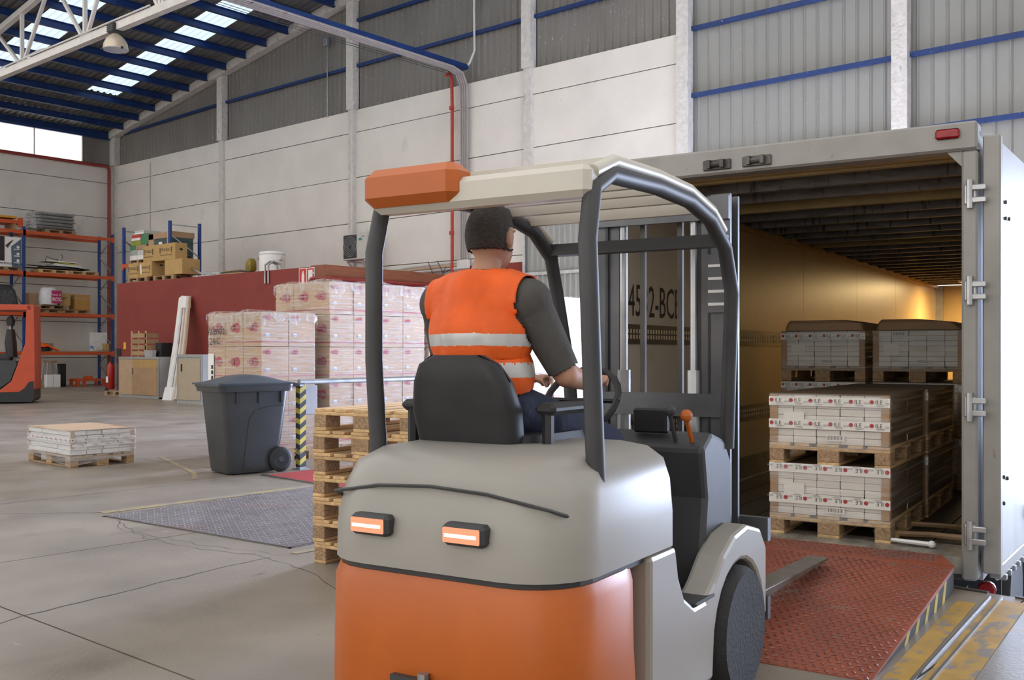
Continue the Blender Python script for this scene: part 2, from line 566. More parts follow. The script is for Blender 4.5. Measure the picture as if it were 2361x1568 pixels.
# ---- truck pit
pit = MB().box(-9.5, 14, 4.0, WA + 8, -1.4, -1.15).build('floor_pit', M_PITCONC)
struct(pit)
pw = MB().box(-9.75, -9.45, 6.8, WA, -1.15, -.062).build('wall_pit', M_PITCONC)
struct(pw)
MB().box(-9.47, -9.435, 6.82, WA - .4, -.30, -.004).build('red_band', M_REDPAINT, pw)
MB().box(-9.44, -9.425, 6.84, 21.0, -1.1, -.33).build('white_band', M_WHITEPAINT, pw)
dw = MB().hexa([(-9.45, 6.5, -1.15), (14, 4.6, -1.15), (14, dock_edge(14) - .03, -1.15), (-9.45, 6.77, -1.15),
                (-9.45, 6.5, -.062), (14, 4.6, -.062), (14, dock_edge(14) - .03, -.062), (-9.45, 6.77, -.062)]).build('wall_dock', M_PITCONC)
struct(dw)

# ---- far wall: concrete panels, columns, sheeting, girts
COLX = [-41.15, -33.1, -25.6, -18.05, -13.0, -7.65, -2.4, 2.9, 8.2]
SLOPE = 0.153


def roof_z(x):
    return 10.80 + SLOPE * (x - WB) if x < -17 else 10.80 + SLOPE * (-17 - WB) - SLOPE * (x + 17)


wa = MB().box(WB - .2, -13.0, WA + .13, WA + .3, 0, 9.42).build('wall_back', M_JOINT)
struct(wa)
JZ = [0, 1.15, 2.65, 4.15, 5.65, 7.15, 8.65, 9.40]
for b in range(4):
    x0 = COLX[b] + (.12 if b else -.2)
    x1 = COLX[b + 1] - .12
    for j in range(7):
        za, zb = JZ[j] + .012, JZ[j + 1] - .012
        rr = random.Random(b * 10 + j)
        off = rr.random() * .015
        MB().box(x0, x1, WA + off, WA + .14, za, zb).build('wall_panel', M_PANEL, wa)
for b, x in enumerate(COLX):
    zt = roof_z(x) - .1
    z0 = 0 if x < -12.5 else 4.5
    wd = .17 if x > -41 else .2
    zm = 9.4 if x < -13.5 else z0
    mb = MB().box(x - wd, x + wd, WA - .16, WA + .1, zm, zt)
    if zm > z0:
        mb.box(x - wd * .8, x + wd * .8, WA - .10, WA + .1, z0, zm)
    mb.build('column', M_COLUMN, wa)
# red paint on the wall between the red block and the door
MB().box(-20.45, -18.25, WA - .012, WA + .012, 0.02, 3.95).build('red_paint_patch', M_REDWALL, wa)
# lintel zone over the sliding door
MB().box(-17.9, -13.2, WA + .02, WA + .14, 5.3, 5.655).build('door_lintel', M_DARKSTEEL, wa)


def sheet(name, x0, x1, z0, z1f, pitch, depth, rib, y, mat, parent):
    """profiled steel sheet hanging in the xz plane"""
    prof = []
    x = x0
    while x < x1 - 1e-6:
        for fx, dy in ((0, 0), (1 - rib - .12, 0), (1 - rib, depth), (.999 - .12, depth)):
            q = x + fx * pitch
            if q < x1:
                prof.append((q, y - dy))
        x += pitch
    prof.append((x1, y))
    n = len(prof)
    v = [(p[0], p[1], z0) for p in prof] + [(p[0], p[1], z1f(p[0])) for p in prof]
    mb = MB().add(v, [(i, i + 1, i + n + 1, i + n) for i in range(n - 1)])
    return mb.build(name, mat, parent)


clad = MB().box(WB - .3, 10, WA + .36, WA + .42, 9.3, 10.9).build('wall_cladding', M_SHEET_OLD)
struct(clad)
for b in range(4):
    sheet('steel_sheet', COLX[b] + .02, COLX[b + 1] - .02, 9.38, lambda x: roof_z(x) - .15, .25, .045, .30, WA + .16, M_SHEET_OLD, clad)
for b in range(4, 8):
    sheet('steel_sheet', COLX[b] + .02, COLX[b + 1] - .02, 4.40, lambda x: roof_z(x) - .15, .31, .04, .16, WA + .16, M_SHEET_NEW, clad)
for b in range(8):
    x0, x1 = COLX[b] + .16, COLX[b + 1] - .16
    for z in ((10.85, 12.35) if b < 4 else (4.46, 6.15, 7.78, 9.45, 11.1, 12.8)):
        if z < roof_z(x0) - .25 and z < roof_z(x1) - .1:
            MB().bar((x0, WA + .05, z), (x1, WA + .05, z), .10, .10).build('girt', M_BLUE, clad)
MB().bar((-40.6, WA + .05, 10.72), (-33.3, WA + .05, 10.85), .10, .10).build('girt', M_BLUE, clad)
# right end of the far wall below the lintel, beyond the truck opening
struct(MB().box(5.2, 14, WA + .05, WA + .3, -1.15, 4.45).build('wall_beside_opening', M_PANEL))

struct(MB().box(13.2, 13.5, -12, WA + .3, -1.2, 9.6).build('wall_right', M_PANEL))

# sliding door leaf pushed to the side of the truck opening
dl = MB().box(-17.95, -14.9, WA - .30, WA - .27, 0.02, 5.28).build('door_1', M_SHEET_NEW)
struct(dl)
sheet('door_sheet', -17.85, -14.95, 0.05, lambda x: 5.25, .19, .03, .35, WA - .31, M_SHEET_NEW, dl)
for z in (0.1, 2.05, 3.55, 5.25):
    MB().bar((-17.95, WA - .36, z), (-14.9, WA - .36, z), .05, .09).build('door_rail', M_GALV, dl)
for x in (-17.93, -15.5, -14.93):
    MB().bar((x, WA - .37, .02), (x, WA - .37, 5.28), .09, .05).build('door_stile', M_GALV, dl)
MB().bar((-18.1, WA - .34, 5.38), (-13.1, WA - .34, 5.38), .14, .12).build('door_track', M_DARKSTEEL, dl)

# ---- wall behind the racking
wb = MB().box(WB - .3, WB - .13, -6, WA + .2, 0, 9.42).build('wall_left', M_JOINT)
struct(wb)
for y0, y1 in ((-6, 1.98), (2.0, 9.98), (10.0, WA)):
    for j in range(7):
        MB().box(WB - .14, WB, y0 + .005, y1 - .005, JZ[j] + .012, JZ[j + 1] - .012).build('wall_panel', M_PANEL, wb)
struct(MB().box(WB - .2, WB - .1, 20.75, WA, 9.4, 10.8).build('wall_left_sheet', M_SHEET_OLD))
w1 = MB().box(WB - .16, WB - .14, -6, 20.75, 9.44, 10.70).build('window_1', M_WINDOW)
struct(w1)
for y in (18.7, 16.6, 14.5, 12.4, 10.3):
    MB().box(WB - .15, WB - .12, y - .02, y + .02, 9.44, 10.7).build('window_bar', M_WHITESTEEL, w1)
MB().box(WB - .16, WB - .10, 20.70, 20.78, 9.42, 10.72).build('window_frame', M_WHITESTEEL, w1)
MB().box(WB - .18, WB - .06, -6, WA, 10.66, 10.80).build('window_head', M_WHITESTEEL, w1)

# ---- roof: sheets with rooflight strips, purlins, truss, rake beam
roof = MB().box(-17.2, -16.8, -6, WA + .3, roof_z(-17) + .06, roof_z(-17) + .16).build('ceiling', M_ROOFSHEET)
struct(roof)


def roofsheet(name, x0, x1, y0, y1, mat, pitch=.25, dep=.05):
    prof = []
    y = y0
    while y < y1 - 1e-6:
        for fy, dz in ((0, 0), (.45, 0), (.55, dep), (.9, dep)):
            q = y + fy * pitch
            if q < y1:
                prof.append((q, dz))
        y += pitch
    prof.append((y1, 0))
    n = len(prof)
    v = [(x0, p[0], roof_z(x0) + p[1]) for p in prof] + [(x1, p[0], roof_z(x1) + p[1]) for p in prof]
    MB().add(v, [(i, i + n, i + n + 1, i + 1) for i in range(n - 1)]).build(name, mat, roof)


strips = [(18.8, 20.0), (14.8, 16.0), (7.0, 12.4), (0.4, 5.4), (-7.0, -2.0)]
yy = WA + .3
for a, b in strips:
    roofsheet('roof_sheet', WB - .5, -17, b, yy, M_ROOFSHEET)
    if a > 12:
        roofsheet('rooflight', -37.3, -17, a, b, M_SKYLIGHT)
        roofsheet('roof_sheet', WB - .5, -37.3, a, b, M_ROOFSHEET)
    else:
        roofsheet('rooflight', WB + .6, -17, a, b, M_CLEAR)  # out of view, made wide and clear to brighten the far walls
    yy = a
roofsheet('roof_sheet', WB - .5, -17, -10, yy, M_ROOFSHEET)
yy = WA + .3
for a, b in ((14.0, 18.0), (8.0, 12.0), (2.0, 6.0), (-4.0, 0.0)):
    roofsheet('roof_sheet', -17, 12, b, yy, M_ROOFSHEET)
    roofsheet('rooflight', -17, 12, a, b, M_CLEAR)  # unseen clear strips, added for more daylight on the left wall
    yy = a
roofsheet('roof_sheet', -17, 12, -10, yy, M_ROOFSHEET)
px_ = [-41.25 + 1.25 * i for i in range(20)]
for x in px_:
    z = roof_z(x) - .13
    MB().bar((x, 12.6, z), (x, WA - .25, z), .07, .24).bar((x + .05, 12.6, z - .11), (x + .05, WA - .25, z - .11), .10, .02).bar((x + .05, 12.6, z + .11), (x + .05, WA - .25, z + .11), .10, .02).build('purlin', M_BLUE, roof)
MB().bar((WB, WA - .12, roof_z(WB) - .12), (-17, WA - .12, roof_z(-17) - .12), .32, .30).build('rake_beam', M_COLUMN, roof)
MB().bar((WB + .1, -6, 10.60), (WB + .1, WA, 10.60), .12, .18).build('eaves_beam', M_BLUE, roof)
TY = 13.9
trm = MB()
trm.bar((-40.8, TY, 10.22), (-16, TY, 10.22), .20, .22)
trm.build('truss_chord', M_WHITESTEEL, roof)
MB().bar((-40.8, TY, roof_z(-40.8) - .36), (-17, TY, roof_z(-17) - .36), .16, .18).build('truss_chord', M_WHITESTEEL, roof)
for x in (-35.7, -31.7, -27.7, -23.7, -19.7):
    zt = roof_z(x) - .4
    MB().bar((x, TY, 10.3), (x, TY, zt), .10, .10).build('truss_web', M_WHITESTEEL, roof)
    for dx in (1.7, -1.8):
        MB().bar((x + .1 * (1 if dx > 0 else -1), TY, 10.3), (x + dx, TY, roof_z(x + dx) - .4), .09, .09).build('truss_web', M_WHITESTEEL, roof)
tag(MB().tube([(-40, TY - .13, 10.36), (-33, TY - .13, 10.36), (-24, TY - .13, 10.36)], .025, 6).tube([(-31.6, TY - .13, 10.36), (-30.2, TY - .13, 10.42), (-29.6, TY - .13, 10.36)], .02, 6).build('conduit', M_WHITESTEEL),
    'pale conduit clipped along the bottom chord of the roof truss', 'conduit')

# ---- hanging high-bay lamp
lp = thing('high_bay_lamp', 'bell shaped high-bay lamp hanging under the white roof truss', 'lamp', (-25.95, TY - .02, 9.55))
MB().cbox(-.17, .17, -.17, .17, .50, .76, .03).build('ballast_box', M_DARKGREY, lp)
for z in (.55, .6, .65, .7):
    MB().box(-.18, .18, -.18, .18, z, z + .012).build('cooling_fin', M_BLACK, lp)
MB().lathe([(.10, .50), (.13, .46), (.24, .36), (.31, .22), (.335, .08), (.345, .06), (.33, .06), (.30, .20), (.22, .34), (.10, .44)], 28, cap=False).build('reflector', mk('lamp_reflector', (0.55, 0.47, 0.36), .35, .3, var=.1), lp, smooth=True)
MB().lathe([(.335, .05), (.335, .06), (.01, .055)], 28).build('lens', mk('lamp_glass', (0.55, 0.6, 0.68), .2, var=.05), lp, smooth=True)
for a in (0, 120, 240):
    MB().cbox(.34 * math.cos(R(a)) - .03, .34 * math.cos(R(a)) + .03, .34 * math.sin(R(a)) - .03, .34 * math.sin(R(a)) + .03, .03, .09, .01).build('clip', M_BLACK, lp)
MB().tube([(0, 0, .76), (0, 0, .80)], .03).build('hook', M_GALV, lp)

# ---- pipes, cable tray and conduits on the far wall
tag(MB().tube([(WB + .12, -6, 9.36), (WB + .12, 21.4, 9.36), (WB + .2, 21.55, 9.36), (WB + .32, 21.62, 9.30), (WB + .36, 21.65, 9.15), (WB + .36, 21.65, .3)], .07, 8).build('fire_pipe', M_REDPIPE, smooth=True),
    'long red fire pipe under the window band, dropping down the far corner', 'pipe')
tag(MB().tube([(-20.89, 21.55, 9.62), (-20.89, 21.72, 9.72), (-20.89, 21.8, 9.6), (-20.89, 21.82, 8.7), (-20.89, 21.82, 3.4)], .05, 8).tube([(-20.89, 21.8, 8.75), (-20.89, 21.8, 8.65)], .075, 8).tube([(-20.89, 21.8, 5.0), (-20.89, 21.8, 4.9)], .075, 8).build('sprinkler_riser', mk('bright_red_pipe', (.40, .035, .02), .45, var=.1), smooth=True),
    'thin red vertical pipe beside the white conduits on far wall', 'pipe')
cd = thing('conduit_bundle', 'bundle of white conduits dropping down the far wall', 'conduit', (-20.44, 21.86, 0))
for i, dx in enumerate((-.13, -.04, .05, .13)):
    MB().tube([(dx, -9.5, 9.72 + .02 * i), (dx, -.6, 9.72), (dx, -.2, 9.62), (dx, -.02, 9.3), (dx, 0, 8.6), (dx, 0, 4.1)], .034, 6).build('conduit', mk('dull_pale_conduit', (.34, .31, .30), .55, var=.08), cd, smooth=True)
MB().cbox(-.20, .24, -.12, .02, 3.85, 4.12, .015).build('junction_box', M_WHITESTEEL, cd)
tray = thing('cable_tray', 'blue cable tray carrying pale pipes across to the far wall', 'cable tray', (-20.45, 0, 9.84))
MB().bar((0, 12.2, 0), (0, WA - .1, 0), .30, .14).build('tray', M_BLUE, tray)
for y in range(13, 22):
    MB().bar((-.15, y + .3, -.10), (.17, y + .3, -.10), .03, .015).build('bracket', M_DARKSTEEL, tray)
for dx, dz in ((-.22, -.16), (-.27, -.20)):
    MB().tube([(dx, 12.2, dz), (dx, 17, dz - .06), (dx, WA - .3, dz)], .008, 5).build('loose_cable', M_DARKGREY, tray)
tag(MB().tube([(-20.1, 21.95, 13.2), (-20.12, 21.95, 11.5), (-20.1, 21.95, 10.3), (-20.25, 21.9, 9.95), (-20.45, 21.85, 9.8)], .035, 6).build('drop_cable', M_WHITESTEEL),
    'pale cable hanging down the grey sheeting to the cable tray', 'cable')
tag(MB().tube([(-26.9, 21.98, 11.9), (-26.9, 21.98, 9.35)], .02, 6).cbox(-27.0, -26.8, 21.86, 22.0, 11.75, 12.1, .02).build('switch_box', M_GALV),
    'small grey switch box with thin pipe on the dark sheeting', 'box')
tag(MB().tube([(-38.3, 21.97, 9.2), (-38.3, 21.97, 5.0)], .02, 6).build('wall_conduit', M_WHITESTEEL),
    'thin white conduit down the white panels beside the corner', 'conduit')
tag(MB().tube([(-25.25, 21.76, 9.6), (-25.35, 21.76, 9.5), (-25.38, 21.76, 9.3), (-25.38, 21.76, 4.4)], .03, 6).build('wall_conduit', M_WHITESTEEL, smooth=True),
    'grey conduit down the column above the air conditioner', 'conduit')
bn = thing('pipe_run', 'bundle of pale pipes running along far wall below the air conditioner', 'pipe', (0, 21.85, 4.05))
for i in range(3):
    MB().tube([(-24.3, 0, -.12 - .09 * i), (-22.5, 0, -.02 - .09 * i), (-20.6, 0, .02 - .09 * i)], .04, 6).build('pipe', M_WHITESTEEL if i != 1 else M_KRAFTPALE, bn)
MB().tube([(-21.9, -.05, .1), (-21.6, -.1, -.35), (-21.3, -.1, -.42), (-21.1, -.08, -.1)], .012, 5).tube([(-21.5, -.05, .1), (-21.2, -.1, -.3), (-20.9, -.1, -.2)], .012, 5).build('cable', M_DARKGREY, bn)
tag(MB().cbox(-19.6, -18.9, 21.8, 21.95, 3.72, 3.9, .01).build('wall_lamp', M_WHITESTEEL), 'small white box on the red paint beside the door', 'box')

# ================================================================== THE TRAILER
TYAW = R(8.0)
M_TRAILWHITE = mk('trailer_white_paint', (0.42, 0.42, 0.425), 0.42, 0.1, var=0.07, scale=3,
                  spots=[((0.26, 0.22, 0.17), 0.66, 7, (1, 1, .5), .1), ((0.31, 0.29, 0.27), 0.6, 2, (1, 1, .3), .2)])
M_TRAILFRAME = mk('trailer_frame_paint', (0.29, 0.28, 0.262), 0.45, 0.2, var=0.10, scale=4,
                  spots=[((0.17, 0.13, 0.09), 0.67, 11, (1, 1, .4), .06)])
M_PLY = mk('lacquered_ply_lining', (0.47, 0.335, 0.165), 0.38, var=0.10, scale=1.6, stretch=(1, .6, 1), spec=.5,
           spots=[((0.33, 0.24, 0.13), 0.62, 1.4, (1, .5, .8), .2), ((0.16, 0.11, 0.06), 0.74, 9, (1, 1, .6), .03)])
M_PLYLIT = mk('daylit_worn_lining', (0.47, 0.42, 0.345), 0.45, var=0.08, scale=1.2, spots=[((0.30, 0.23, 0.15), 0.63, 2.2, (1, .6, 1), .15)])  # daylight near the doors put into the paler base colour; spots are wear
M_PLYEDGE = mk('lining_edge_wood', (0.42, 0.26, 0.10), 0.45, var=0.15, scale=4)
M_BOW = mk('roof_bow', (0.17, 0.15, 0.14), 0.5, 0.3, var=0.3, scale=5, stretch=(1, 1, 4),
           spots=[((0.05, 0.04, 0.035), 0.60, 6, (4, 1, .5), .1)])
M_BOWWOOD = mk('roof_bow_timber', (0.42, 0.30, 0.13), 0.6, var=0.15, scale=6)
M_TROOF = mk('trailer_roof_skin', (0.12, 0.095, 0.075), 0.6, var=0.2, scale=3)
M_TFLOOR = mk('trailer_floor_board', (0.045, 0.038, 0.032), 0.5, var=0.3, scale=5, stretch=(4, .4, 1), rnd=.15)
M_ALU = mk('worn_chequer_aluminium', (0.38, 0.35, 0.30), 0.4, 0.4, var=0.35, scale=9)
M_RAILDARK = mk('lashing_rail_steel', (0.07, 0.06, 0.05), 0.4, 0.6, var=0.3, scale=8)
M_SLOT = mk('lashing_slot', (0.55, 0.45, 0.30), 0.4, 0.3, var=0.2, scale=20)
M_REDLAMP = mk('red_lamp_lens', (0.28, 0.008, 0.012), 0.25, var=0.2, scale=20)
M_PEEL = mk('peeled_sticker', (0.10, 0.085, 0.07), 0.8, var=0.4, scale=20)

FZ = 0.13           # trailer floor level
TL = 13.6
tr = thing('semi_trailer', 'white box semi-trailer docked at the ramp with its rear doors open', 'trailer', (-3.045, 6.256, 0), TYAW)
W2 = 1.275


def tp(name, mb, m, **k):
    return mb.build(name, m, tr, **k)


# floor boards
n = 9
for i in range(n):
    x0 = -1.2 + 2.4 * i / n
    tp('floor_board', MB().box(x0 + .005, x0 + 2.4 / n - .005, .42, TL - .1, FZ - .04, FZ), M_TFLOOR)
tp('sub_floor', MB().box(-1.22, 1.22, .02, TL, FZ - .14, FZ - .045), M_DARKSTEEL)
sill = tp('rear_sill', MB().box(-1.22, 1.22, .0, .42, FZ - .10, FZ + .002), M_ALU)
mb = MB()
rg = random.Random(3)
for iy in range(12):
    for ix in range(74):
        x = -1.2 + ix * .0325 + (.016 if iy % 2 else 0)
        y = .03 + iy * .0325
        a = .008 if (ix + iy) % 2 else -.008
        mb.add([(x - .010, y - a, FZ + .002), (x, y + .004 - a * .2, FZ + .005), (x + .010, y + a, FZ + .002), (x, y - .004 + a * .2, FZ + .005)], [(0, 3, 2, 1)])
o = mb.build('tread_lozenges', M_ALU, sill)
o['kind'] = 'stuff'
# walls: lining panels and outer skin
for side, nm in ((-1, 'left'), (1, 'right')):
    xi = side * 1.225
    yy = .09
    for k, w in enumerate((2.4, 2.5, 2.5, 2.5, 2.5, 1.05)):
        tp('lining_panel', MB().box(min(xi, xi + side * .02), max(xi, xi + side * .02), yy + .003, yy + w - .003, FZ, 2.60), M_PLYLIT if k == 0 else M_PLY)
        yy += w
    tp('outer_skin', MB().box(min(side * 1.25, side * 1.275), max(side * 1.25, side * 1.275), .10, TL, FZ - .02, 2.70), M_TRAILWHITE)
    # lashing rails at two heights
    for z in (.78, 1.52):
        xr = xi - side * .012
        ra = tp('lashing_rail', MB().box(min(xi, xr), max(xi, xr), .16, TL - .1, z - .075, z + .075), M_RAILDARK)
        mb = MB()
        for q in range(150):
            y = .22 + q * .052
            for dz in (-.022, .022):
                mb.box(min(xr, xr - side * .004), max(xr, xr - side * .004), y, y + .022, z + dz - .016, z + dz + .016)
        mb.build('rail_slots', M_SLOT, ra)['kind'] = 'stuff'
    tp('cant_rail', MB().prism([(.10, 2.56), (TL, 2.56), (TL, 2.62), (.10, 2.62)], 'x', xi - side * .05, xi), M_PLYEDGE)
    tp('kick_strip', MB().box(min(xi, xi - side * .01), max(xi, xi - side * .01), .1, TL, FZ, FZ + .22), M_DARKSTEEL)
tp('front_wall', MB().box(-1.22, 1.22, TL - .03, TL, FZ, 2.62), M_PLY)
tp('corner_strip', MB().box(-1.225, -1.10, TL - .10, TL - .03, FZ, 2.6), M_GALV)
# roof and bows
tp('roof_skin', MB().box(-1.275, 1.275, .06, TL, 2.70, 2.73), M_TROOF)
for i in range(24):
    y = .30 + i * .55
    tp('roof_bow', MB().prism([(y, 2.60), (y + .07, 2.60), (y + .07, 2.69), (y, 2.69)], 'x', -1.22, 1.22), M_BOWWOOD if i in (0, 3, 9) else M_BOW)
tp('roof_liner', MB().box(-1.22, 1.22, .95, 1.25, 2.672, 2.69), M_BOWWOOD)
# rear portal
hd = tp('rear_header', MB().cbox(-W2, W2, -.03, .14, 2.60, 2.775, .015), M_TRAILFRAME)
MB().box(-1.2, 1.2, .142, .20, 2.60, 2.68).build('header_lip', M_PLYEDGE, hd)
for x in (-.08, -.36):
    l = MB().cbox(x - .10, x + .10, -.045, -.03, 2.63, 2.70, .006).tube([(x - .05, -.06, 2.665), (x + .05, -.06, 2.665)], .018, 8).box(x - .06, x - .035, -.085, -.04, 2.64, 2.695).box(x + .035, x + .06, -.085, -.04, 2.64, 2.695)
    l.build('door_keeper', M_DARKSTEEL, hd)
MB().cbox(1.04, 1.18, -.055, -.03, 2.675, 2.735, .012).build('marker_lamp', M_REDLAMP, hd)
MB().prism([(1.10, 2.60), (1.19, 2.60), (1.19, 2.50)], 'y', .0, .03).build('corner_gusset', M_TRAILFRAME, hd)
for side in (-1, 1):
    xa, xb = sorted((side * 1.185, side * W2))
    ps = tp('rear_post', MB().cbox(xa, xb, -.02, .13, 0.0, 2.60, .012), M_TRAILFRAME)
    for z in (.28, 1.05, 1.75, 2.33):
        hx = side * 1.235
        MB().tube([(hx, -.045, z - .085), (hx, -.045, z + .085)], .020, 8).cbox(hx - .035, hx + .035, -.035, -.02, z - .06, z + .06, .006).cbox(min(hx, hx + side * .09), max(hx, hx + side * .09), -.055, -.03, z - .055, z - .02, .005).cbox(min(hx, hx + side * .09), max(hx, hx + side * .09), -.055, -.03, z + .02, z + .055, .005).build('hinge', M_GALV, ps)
# torn stickers on the left post
lft = [o for o in tr.children if o.name.startswith('rear_post')][0]
mb = MB()
rg = random.Random(21)
for k in range(40):
    z = .5 + rg.random() * 1.5
    x = -1.223 + rg.random() * 0.0
    y = .10 + rg.random() * .22
    w, h = .02 + rg.random() * .06, .015 + rg.random() * .04
    pts = [(y + w * math.cos(a * 1.05 + rg.random() * .4) * (.6 + rg.random() * .5), z + h * math.sin(a * 1.05) * (.6 + rg.random() * .5)) for a in range(6)]
    mb.prism(pts, 'x', x, x + .002)
mb.build('torn_stickers', M_PEEL, tr)['kind'] = 'stuff'
tp('paper_notice', MB().prism([(.12, 1.20), (.30, 1.20), (.31, 1.52), (.13, 1.54)], 'x', -1.224, -1.2205), mk('grey_paper', (.42, .43, .45), .6, var=.05))
mb = MB()
for y, z, r_ in ((.16, 1.56, .022), (.22, 1.60, .018), (.14, 1.63, .014), (.23, 1.18, .026), (.17, 1.10, .016), (.26, 1.12, .012), (.15, .62, .02), (.26, .64, .015), (.30, 1.05, .01)):
    mb.prism([(y + r_ * math.cos(q), z + 1.5 * r_ * math.sin(q)) for q in (0, .9, 1.9, 2.8, 3.9, 5.1)], 'x', -1.2235, -1.219)
mb.build('red_sticker_scraps', mk('red_sticker', (.55, .03, .03), .5), tr)['kind'] = 'stuff'
# stencilled number on the left lining
mb = MB().text('4532-BCB', (-1.2225, .36, 1.66), (0, 1, 0), (0, 0, 1), .36, width=1.02)
tp('stencilled_number', mb, M_INK)
tp('scuff', MB().prism([(.20, .83), (.45, .85), (.62, .9), (.55, .95), (.38, .91), (.25, .92)], 'x', -1.2225, -1.2205), M_PEEL)
# doors folded right back along the sides
for side in (-1, 1):
    d0 = holder('rear_door', tr, (side * 1.30, .02, 0), -side * R(3.0))
    d0.name = 'rear_door'
    s = side
    def bx(x0, x1, y0, y1, z0, z1, c=.006):
        return MB().cbox(min(s * x0, s * x1), max(s * x0, s * x1), y0, y1, z0, z1, c)
    bx(.03, .085, .02, 1.22, .08, 2.66, .01).build('door_leaf', M_TRAILWHITE, d0)
    bx(.0, .10, -.02, .05, .05, 2.68, .008).build('door_seal', M_TRAILFRAME, d0)
    bx(.088, .095, 1.06, 1.20, 1.55, 2.45).build('plate', M_TRAILWHITE, d0)
    bx(.03, .095, .02, 1.22, .02, .10).build('bottom_edge', M_TRAILFRAME, d0)
    for yq, zq in ((.14, .62), (.26, .60), (.14, .46), (.2, 2.3), (.2, 2.2), (.32, 2.21)):
        bx(.085, .10, yq - .012, yq + .012, zq - .012, zq + .012, .004).build('bolt', M_DARKSTEEL, d0)
    MB().tube([(s * .10, 1.12, .02), (s * .11, 1.12, .34)], .014, 6).cbox(min(s * .09, s * .14), max(s * .09, s * .14), 1.05, 1.18, .24, .34, .008).build('lock_rod', M_GALV, d0)
    for q in range(7):
        yq = .12 + q * .16
        bx(.06, .11, yq, yq + .035, -.005, .03, .004).build('seal_clip', M_GALV, d0)
# outside right: bottom rail, chassis, lamps, mudguards, wheels
tp('side_rail', MB().box(1.20, 1.285, .14, TL, -.02, .14).box(-1.285, -1.20, .14, TL, -.02, .14), M_TRAILWHITE)
tp('chassis', MB().box(-.55, -.43, .3, 12.5, -.42, -.02).box(.43, .55, .3, 12.5, -.42, -.02).box(-1.15, 1.15, .25, .40, -.55, -.40).box(-.5, .5, .3, .45, -.4, -.1), M_BLACK)
tp('underrun_bumper', MB().box(-1.2, 1.2, .02, .14, -.28, -.06), M_DARKSTEEL)
for side in (-1, 1):
    b = tp('tail_lamp', MB().lathe([(.0, -.02), (.045, -.02), (.055, .0), (.05, .05), (.0, .05)], 16, c=(side * 1.28, .34, -.12), axis='y'), M_REDLAMP)
    tp('tail_lamp', MB().lathe([(.0, -.02), (.03, -.02), (.038, .0), (.03, .05), (.0, .05)], 16, c=(side * 1.33, .62, .02), axis='y'), M_GALV)
    tp('mudflap', MB().box(side * 1.0 - .2, side * 1.0 + .2, 1.80, 1.82, -.85, -.2), M_BLACK)
    tp('lashing_hook', MB().tube([(side * 1.22, .9, -.1), (side * 1.22, 1.25, -.12), (side * 1.22, 1.35, -.25), (side * 1.22, 1.5, -.27)], .012, 6), M_GALV)
    for ya in (2.55, 3.86, 5.17):
        wh = tp('wheel', MB().lathe([(.30, -.16), (.47, -.17), (.505, -.13), (.51, 0), (.505, .13), (.47, .17), (.30, .16)], 32, c=(side * 1.06, ya, -.64), axis='x'), M_RUBBER, smooth=True)
        MB().lathe([(.30, .15), (.28, .04), (.18, .06), (.10, .14), (.0, .14)], 24, c=(side * 1.06, ya, -.64), axis='x').build('rim', M_GALV, wh, smooth=True)
        tp('mudguard', MB().tube([(side * 1.06 , ya + .62 * math.cos(R(a)), -.64 + .60 * math.sin(R(a))) for a in range(15, 170, 15)], .02, 6), M_BLACK)
tp('loose_strap', MB().tube([(.55, .55, FZ + .02), (.75, .50, FZ + .03), (.9, .62, FZ + .02), (1.1, .55, FZ + .03), (1.18, .7, FZ + .02)], .02, 6).tube([(.5, 1.0, FZ + .02), (.8, .9, FZ + .04), (1.0, 1.05, FZ + .02), (1.16, .85, FZ + .05)], .018, 6), M_KRAFT)
tp('white_peg', MB().tube([(.70, .24, FZ + .03), (.98, .20, FZ + .03)], [.012, .016], 6).ball((.98, .2, FZ + .03), .024), M_WHITEPAINT)
# lamp added for the warm glow by the front wall, no fitting seen
la = tp('added_lamp', MB().box(-.6, .6, 11.9, 12.1, 2.57, 2.60), M_WHITEPAINT)
MB().box(-.55, .55, 11.93, 12.07, 2.565, 2.571).build('added_lamp_tube', mk_emit('added_lamp_glow', (1.0, .72, .36), 6.0), la)
lo = area_light('added_lamp_light', (0, 12.0, 2.55), (1.1, .14), 95, (1.0, .70, .32), (0, 0, 0), 180)
lo.parent = tr

# ================================================================== DOCK LEVELLERS
M_PLATERED = mk('worn_red_deck_plate', (0.29, 0.075, 0.042), 0.5, 0.10, var=0.25, scale=2.0,
                spots=[((0.12, 0.105, 0.105), 0.58, 1.6, (1, .6, 1), .22), ((0.20, 0.17, 0.13), 0.66, 5, (1, 1, 1), .1)])
M_PLATELOZ = mk('worn_red_lozenges', (0.20, 0.075, 0.055), 0.36, 0.35, var=0.4, scale=6,
                spots=[((0.14, 0.13, 0.125), 0.50, 2.0, (1, .6, 1), .2)])
M_PLATEBLUE = mk('worn_steel_deck_plate', (0.20, 0.19, 0.21), 0.38, 0.35, var=0.25, scale=2.0,
                 spots=[((0.24, 0.08, 0.075), 0.57, 1.3, (1, 1, 1), .2)])
M_PLATEBLUELOZ = mk('worn_steel_lozenges', (0.30, 0.28, 0.29), 0.35, 0.5, var=0.3, scale=6)
M_HAZY = mk('hazard_yellow', (0.50, 0.40, 0.05), 0.5, var=0.25, scale=8, spots=[((0.10, .10, .11), 0.60, 8, (1, 1, 1), .1)])
M_HAZB = mk('hazard_black', (0.035, 0.035, 0.038), 0.75, var=0.3, scale=8)


